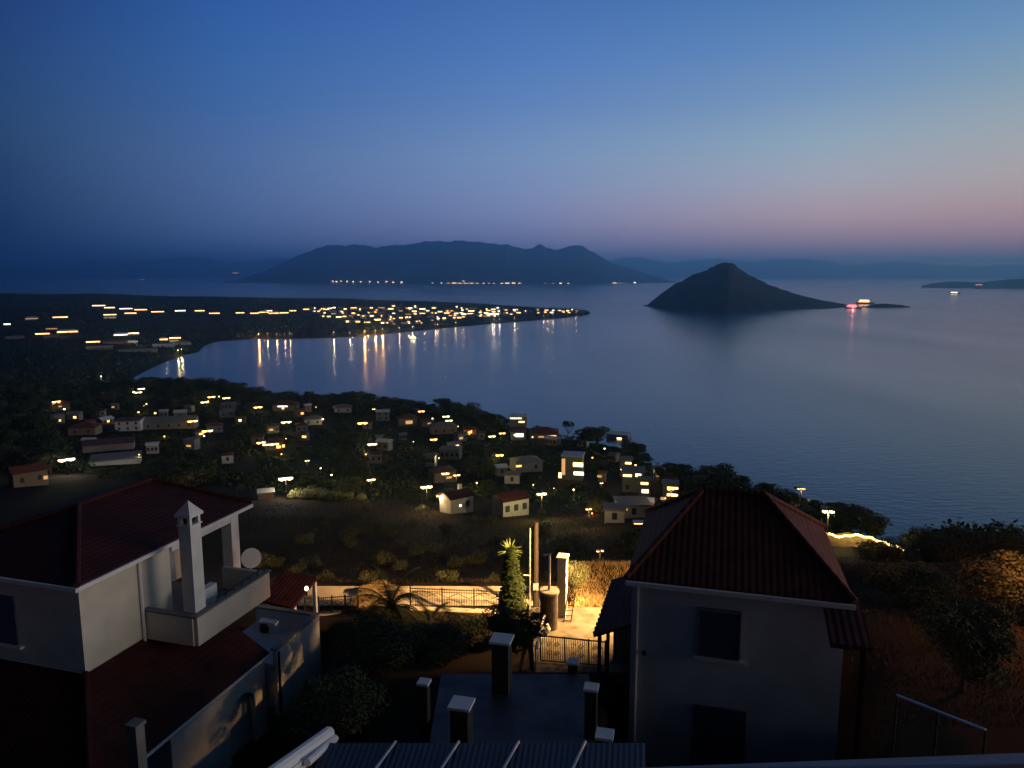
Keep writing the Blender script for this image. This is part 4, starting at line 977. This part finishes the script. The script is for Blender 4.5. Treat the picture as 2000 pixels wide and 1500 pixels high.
tufts('field_grass', 'dark dry grass and scrub over the empty field', 'grass', fld, 22000, .28, mat('field_grass', (.028, .021, .014), .95, .5, .3, spec=.03), 6)
def cst(r):
    px = r.uniform(-60, 2050); E = ip(EDGE, px); return px, r.uniform(max(60, E * .35), E * 1.03)
def scrub():
    r = random.Random(21); b = MB()
    cl = []
    for _ in range(3000):
        px, Y = cst(r)
        if 470 < px < 1240 and Y < 148 or 1590 < px < 1810: continue
        X = (px - 1000) / F * Y
        if any((X - a) ** 2 + (Y - q) ** 2 < c * c for a, q, c in BLD): continue
        g0 = ground(px, Y); hh = r.uniform(1.2, 4.2); py = proj((X, Y, g0))[1]
        if not tree_ok(px, py, Y, hh / Y * F * 1.3, (2.4 * hh + 3) / Y * F):
            hh = .8
            if not tree_ok(px, py, Y, 1.5 / Y * F, 5 / Y * F): continue
        cl.append((X, Y, g0, hh))
    for _ in range(110000):
        X, Y, g0, hh = cl[r.randrange(len(cl))]; d = r.random() ** .5; a = r.uniform(0, 6.28); rr = hh * 1.1 + 1
        X += math.cos(a) * d * rr; Y += math.sin(a) * d * rr
        z = g0 + hh * (1 - d * d) ** .5 * r.uniform(.5, 1.0); s = r.uniform(.2, .5) * (.7 + Y / 350)
        u = Vector((r.gauss(0, 1), r.gauss(0, 1), r.gauss(0, 1))).normalized(); v = u.cross(Vector((r.gauss(0, 1), r.gauss(0, 1), r.gauss(0, 1)))).normalized(); p = Vector((X, Y, z))
        b.face([p - u * s, p - v * s * .6, p + u * s, p + v * s * .6])
    return tag(b.build('undergrowth', LEAF), kind='stuff', label='dark undergrowth between the village houses', cat='undergrowth')
scrub()

# =================================================================== headland town and far lights
def pen_hit(px, py, dz=0): return hit(px, py, dz, Y0=ip(EDGE, px) * 1.5)
cnt = 0
def town_house(px, py, wpx, e, floors=1, wall=None, label=None, sec=None, hm=None, litw=.8, lh=1.1, name='house'):
    global cnt
    p = pen_hit(px, py)
    if p is None: return None
    w = max(5, wpx / F * p.y); h = hm or 3.4 * floors
    lit = [(w * .0, h - 1.3, w * litw, min(lh, 2.0), e)] if e else []
    if sec: lit.append((w * rnd.uniform(-.2, .2), h - 4.2 if floors > 1 else 1.1, w * .3, .9, sec))
    t = house(name, label, p, face_rz(p), w, min(10, w * .7 + 2), h, wall or rnd.choice((FARWALL, FARWALL, FARWALL2, GREYW)), rnd.choice((FARTILE, CONC, WHITE)), roof=rnd.choice(('flat', 'flat', 'hip')), lit=lit, dark=0)
    cnt += 1; return t
LEFTL = [(193,599,28,'c'),(214,603,22,'c'),(246,605,28,'c'),(275,607,28,'w'),(308,611,28,'w'),(352,609,24,'c'),(390,609,22,'w'),(419,614,24,'w'),(469,613,20,'w'),(215,617,28,'w'),(255,614,26,'w'),(215,623,26,'d'),(118,622,32,'w'),(62,625,26,'d'),(14,636,14,'c'),(101,645,24,'d'),(132,651,44,'w'),(83,655,30,'w'),(236,657,30,'c'),(260,654,26,'c'),(182,671,30,'w'),(255,671,24,'d'),(320,666,18,'w'),(342,663,26,'w'),(340,669,20,'d'),(497,614,20,'w'),(515,612,24,'w'),(535,614,24,'w'),(555,613,20,'w'),(572,609,16,'w'),(525,609,16,'c'),(598,606,14,'w')]
EC = {'c': 'white', 'w': 'warm', 'd': 'dim amber', 'y': 'yellow', 'o': 'orange', None: 'unlit'}
ORD = ['far left', 'left']
for i, (px, py, wp, e) in enumerate(LEFTL):  # long glowing panes shaped like stretched lamp streaks
    band = 'headland skyline' if py < 625 and px > 170 else 'dark left headland'
    town_house(px, py, wp * .85, e, label='house, long %s light-streak front, %s, %s' % (EC[e], band, ('left edge' if px < 120 else 'above the bay head' if px < 400 else 'bright cluster' if px > 460 else 'left of town')), hm=3.6, litw=.92, lh=1.2 if e != 'd' else 1.0)
for (px, py, wp) in ((30, 662, 30), (195, 683, 46), (270, 688, 70), (320, 678, 40), (100, 660, 26), (225, 672, 44), (355, 674, 34)):
    town_house(px, py, wp, None, label='unlit pale headland building %s' % where(px, py), hm=3.5)
# dense town
rt = random.Random(5)
def ytop(px): return ip([(600, 603), (700, 602), (850, 602), (1000, 606), (1140, 609)], px)
def ybot(px): return ip([(600, 606), (650, 628), (700, 634), (800, 636), (870, 628), (940, 620), (1000, 618), (1060, 613), (1140, 612)], px)
used = []; k = 0; tr = 0
SHP = ['narrow', 'broad', 'two-floor', 'low']
while k < 150 and tr < 6000:
    tr += 1
    px = 600 + 540 * rt.random() ** 1.05; t_ = rt.random() ** 1.2; py = ytop(px) + (ybot(px) - ytop(px)) * t_
    if any(abs(px - a) < 8 and abs(py - b) < 2.8 for a, b in used): continue
    used.append((px, py)); wp = rt.uniform(6, 15) * (.75 if px > 950 else 1); e = rt.choice(['w', 'w', 'w', 'c', 'c', 'y', 'd', None, None, 'o'])
    fl = 1 if rt.random() < .6 else 2
    dn = 'skyline' if t_ < .3 else 'waterfront' if t_ > .7 else 'middle'
    sec_ = 'west end' if px < 700 else 'centre' if px < 850 else 'east side' if px < 1000 else 'tip'
    town_house(px, py, wp, e, fl, label='%s house, %s front, %s of headland town, %s' % ('two-floor' if fl == 2 else 'low', EC[e] + (' lit' if e else ' pale'), dn, sec_), sec=rt.choice([None, None, 'w', 'd']) if e else None, litw=rt.choice((.25, .35, .5, .7, .85)), lh=rt.uniform(.8, 2.0))
    k += 1
for c in [o for o in C.objects if o.get('category') == 'house' and o.location.y > 700]: c['group'] = 'houses of the headland town'
town_house(962, 618, 26, 'c', 2, WHITE, 'large white lit hotel block near the water toward the tip', 'c', 7, .95, 2.0, 'hotel')['category'] = 'hotel'
for (px, py, pw, e) in ((515, 613, 2500, 'w'), (545, 612, 2000, 'w'), (650, 618, 2500, 'w'), (690, 625, 3000, 'c'), (720, 615, 2500, 'w'), (760, 620, 3000, 'w'), (800, 628, 3500, 'o'), (830, 612, 2500, 'c'), (870, 618, 3000, 'w'), (905, 612, 2500, 'w'), (962, 621, 5000, 'c'), (1010, 612, 2500, 'w'), (1070, 611, 2000, 'w'), (235, 662, 2500, 'c'), (275, 675, 2500, 'c'), (330, 672, 2000, 'c'), (132, 656, 1500, 'w')):  # lamps added to light the town facades and scrub
    p = pen_hit(px, py); t = thing('street_lamp', '%s added headland lamp %s' % (EC[e], where(px, py) if px < 400 else ('west of the town' if px < 600 else 'in the west part' if px < 740 else 'in the middle' if px < 880 else 'in the east part')), 'street lamp', p - Vector((0, 9, 0)), 0, 'added lamps lighting the headland town')
    MB().tube([(0, 0, -1), (0, 0, 6)], .12, 5).build('pole', IRON, t); MB().lathe([(.05, 0), (.3, .1), (.3, .4), (.05, .5)], 8).build('lamp_glass', EM[e], t, True, (0, 0, 6)); point(t, (0, -.8, 6), pw, LC[e], .4)
# shore lamps added to give the long reflections on the water
tipx = [(505,'o',60),(522,'w',6),(540,'d',7),(556,'d',5),(566,'d',4),(652,'w',10),(683,'d',8),(712,'o',90),(733,'o',60),(747,'o',60),(780,'w',7),(806,'c',8),(850,'w',5),(855,'w',4),(890,'w',6),(965,'c',6),(976,'c',6),(1005,'w',6),(1062,'w',4),(1070,'w',4),(1080,'w',4),(1125,'w',3),(345,'y',10),(352,'y',8),(190,'w',9)]
for i, (px, e, pk) in enumerate(tipx):
    Ys = ip(SHORE, px); Y = Ys + 14; X = (px - 1000) / F * Y; z = ground(px, Y)
    col = {'o': 'orange', 'd': 'dim amber', 'w': 'warm', 'c': 'white', 'y': 'yellow'}[e]
    t = thing('added_shore_lamp', '%s added lamp %s the headland shore' % (col, ('at the head of the bay on' if px < 400 else 'over the wide amber reflection on' if px < 600 else 'over the orange columns on' if px < 760 else 'below the town on' if px < 900 else 'near the tip on')), 'street lamp', (X, Y, z), face_rz(Vector((X, Y, 0))), 'added lamps for reflections')
    MB().tube([(0, 0, -1), (0, 0, 7)], .12, 5).build('pole', STEEL, t)
    MB().lathe([(.05, 0), (.3, .1), (.3, .5), (.05, .6)], 8).build('lamp_glass', EM[e], t, True, (0, -.1, 7))
    point(t, (0, -1.0, 7.0), pk * 330, LC[e], .5)
# headland scrub and trees at the tip (uncountable from here)
def penscrub():
    r = random.Random(31); b = MB()
    for _ in range(24000):
        px = r.uniform(-100, 1150); a, q = ip(SHORE, px), ip(BACK, px); s = r.random() ** 1.2; Y = a + (q - a) * (.02 + s * .97); X = (px - 1000) / F * Y
        big = 2.2 if px > 1070 else 1.4
        z = ground(px, Y) + r.random() ** 1.5 * (5.5 if px > 1075 and s > .3 else 2.5); sz = r.uniform(.7, 1.9) * (1 if px > 600 else 1.4)
        u = Vector((r.gauss(0, 1), r.gauss(0, 1), r.gauss(0, 1))).normalized(); v = u.cross(Vector((r.gauss(0, 1), r.gauss(0, 1), r.gauss(0, 1)))).normalized(); p = Vector((X, Y, z))
        b.face([p - u * sz, p - v * sz * .6, p + u * sz, p + v * sz * .6])
    return tag(b.build('headland_scrub', LEAF), kind='stuff', label='dark scrub and trees covering the headland', cat='scrub')
penscrub()
# far shore lights: lit seafront buildings
def far_building(px, py, Y, wpx, e, label, grp):
    p = at(px, py, Y); w = wpx / F * Y
    t = thing('seafront_building', label, 'building', (p.x, p.y, p.z - 8), face_rz(p), grp)
    MB().box(-w / 2, w / 2, 0, 14, -30, 12).build('wall', FARWALL, t)
    MB().box(-w * .46, w * .46, -.8, -.2, 4, 12).build('window', EM[e], t)
    MB().box(-w / 2 - 1, w / 2 + 1, -1, 15, 12.05, 13.5).build('roof', FARTILE, t)
rf_ = random.Random(12)
FL = [(650,549,4,'w'),(657,550,4,'w'),(666,549,3,'w'),(678,549,3,'w'),(690,550,3,'c'),(705,550,3,'w'),(722,550,3,'w'),(738,551,3,'w'),(755,550,4,'w'),(768,551,3,'w'),(784,551,4,'c'),(695,535,14,'d'),(700,538,6,'d'),
 (845,553,3,'w'),(862,553,3,'c'),(876,554,7,'w'),(887,553,9,'w'),(898,554,9,'y'),(905,549,5,'o'),(910,554,9,'w'),(921,554,8,'w'),(932,554,5,'w'),(945,554,4,'w'),(955,554,3,'w'),(965,554,3,'w'),(980,554,6,'w'),(991,553,9,'w'),(1003,553,7,'w'),(1015,554,6,'w'),(1020,536,20,'d'),(1008,535,8,'d'),(1050,507,10,'d'),
 (1065,553,4,'d'),(1080,553,4,'d'),(1095,553,5,'w'),(1110,554,3,'w'),(1200,553,8,'y'),(1210,555,12,'y'),(1222,555,10,'y'),(1233,554,7,'y'),(1240,552,4,'c'),(1255,554,3,'c'),(1268,554,3,'c'),(1282,554,3,'c'),(278,546,10,'d'),(460,533,12,'d')]
for px, py, wp, e in FL:
    if py > 545 and px > 600: Yf = ip([(440,8300),(650,8900),(900,8100),(1100,8000),(1315,8600)], px) - 30
    else: Yf = {695: 9150, 700: 9100, 1020: 8500, 1008: 8500, 1050: 9200, 278: 9500, 460: 8400}[px]
    sec_ = 'west end' if px < 800 else 'main harbour' if px < 1040 else 'middle shore' if px < 1150 else 'east village'
    far_building(px, min(py, 553.5), Yf, wp, e, ('%s lit seafront building at the %s of the mountain island' % (EC[e], sec_)) if py > 545 and px > 600 else 'faint %s lit hamlet %s' % (EC[e], {695: 'on the west flank of the mountain island', 700: 'just below the western hamlet on the mountain', 1020: 'on the lower slope above the main harbour', 1008: 'beside the slope hamlet above the harbour', 1050: 'high under the right-hand peaks', 278: 'on the far left shore', 460: 'at the foot of the far left hills'}[px]), 'lit buildings on the far shore')
far_building(1912, 556, 5180, 12, 'd', 'faint lit building on the low cape at far right', None)
# boats
def boat(px, py, L, e, label, decks=1, e2=None, rz=0, strip=.6):
    p = on(px, py, -CZ + .0); t = thing('boat', label, 'boat', (p.x, p.y, 0), face_rz(p) + rz)
    b = MB(); n = 10; rows = []
    for i in range(n + 1):
        s = i / n; x = -L / 2 + L * s; bw = L * .13 * (1 if s < .6 else max(.02, 1 - ((s - .6) / .4) ** 2)); top = L * .09 + L * .03 * max(0, s - .6)
        rows.append([(x, -bw, top), (x, -bw * .6, -.4), (x, bw * .6, -.4), (x, bw, top)])
    for r0, r1 in zip(rows, rows[1:]):
        for j in range(3): b.face([r0[j], r1[j], r1[j + 1], r0[j + 1]])
        b.face([r0[3], r1[3], r1[0], r0[0]])
    b.face(rows[0]); b.build('hull', WHITE2, t)
    z = L * .09
    for d in range(decks):
        a = L * (.38 - .06 * d); MB().box(-a, a * .6, -L * .09, L * .09, z, z + L * .07).build('cabin', WHITE2, t)
        MB().box(-a * .97, a * .57, -L * .09 - .12, -L * .09 - .03, z + L * .07 * (.5 - strip / 2), z + L * .07 * (.5 + strip / 2)).build('window', EM[e if d == 0 else (e2 or e)], t); z += L * .07 + .05
    MB().tube([(0, 0, z), (0, 0, z + L * .18)], .06 + L * .002, 5).build('mast', STEEL, t)
    return t
bt = boat(1666, 602, 46, 'r', 'ferry with a pink-red lit deck passing the tail of the cone island', 2, 'r', strip=.9)
point(bt, (0, -8, 5), 9000, LC['r'], 1)
bt = boat(1690, 593.5, 58, 'o', 'second ferry with orange lit decks behind the pink one', 2, 'w', strip=.9)
bt = boat(1865, 573.5, 50, 'c', 'small white lit boat far out near the right cape', 1, strip=.9)
bt = boat(808, 662, 15, 'c', 'small boat with white lights moored below the town', 2, 'c', strip=.9); point(bt, (0, -3, 2.5), 200, LC['c'], .4)
lh = thing('beacon', 'slim navigation light on the little islet tail', 'beacon', on(1652, 600, -CZ)); MB().lathe([(1.6, 0), (1.1, 7), (1.4, 7.1), (1.2, 9), (.2, 10)], 10).build('tower', WHITE2, lh)
print('trees', tree_n, 'town', cnt, 'objects', len(C.objects))

# repeats that would read alike are told apart by their order from the left
from collections import defaultdict
alike = defaultdict(list)
for o in C.objects:
    if o.parent is None and o.get('label') and o.get('group'): alike[o['label']].append(o)
NTH = 'first second third fourth fifth sixth seventh eighth ninth tenth'.split()
for lb, os_ in alike.items():
    if len(os_) > 1:
        os_.sort(key=lambda o: proj(o.location)[0])
        for i, o in enumerate(os_):
            n = NTH[i] if i < 10 else '%d%s' % (i + 1, 'st' if i % 10 == 0 and i != 10 else 'nd' if i % 10 == 1 and i != 11 else 'rd' if i % 10 == 2 and i != 12 else 'th')
            o['label'] = '%s from left: %s' % (n, lb)
for o in C.objects:
    if o.parent is None and o.get('label') and len(o['label'].split()) > 16: print('LONG', o['label'])
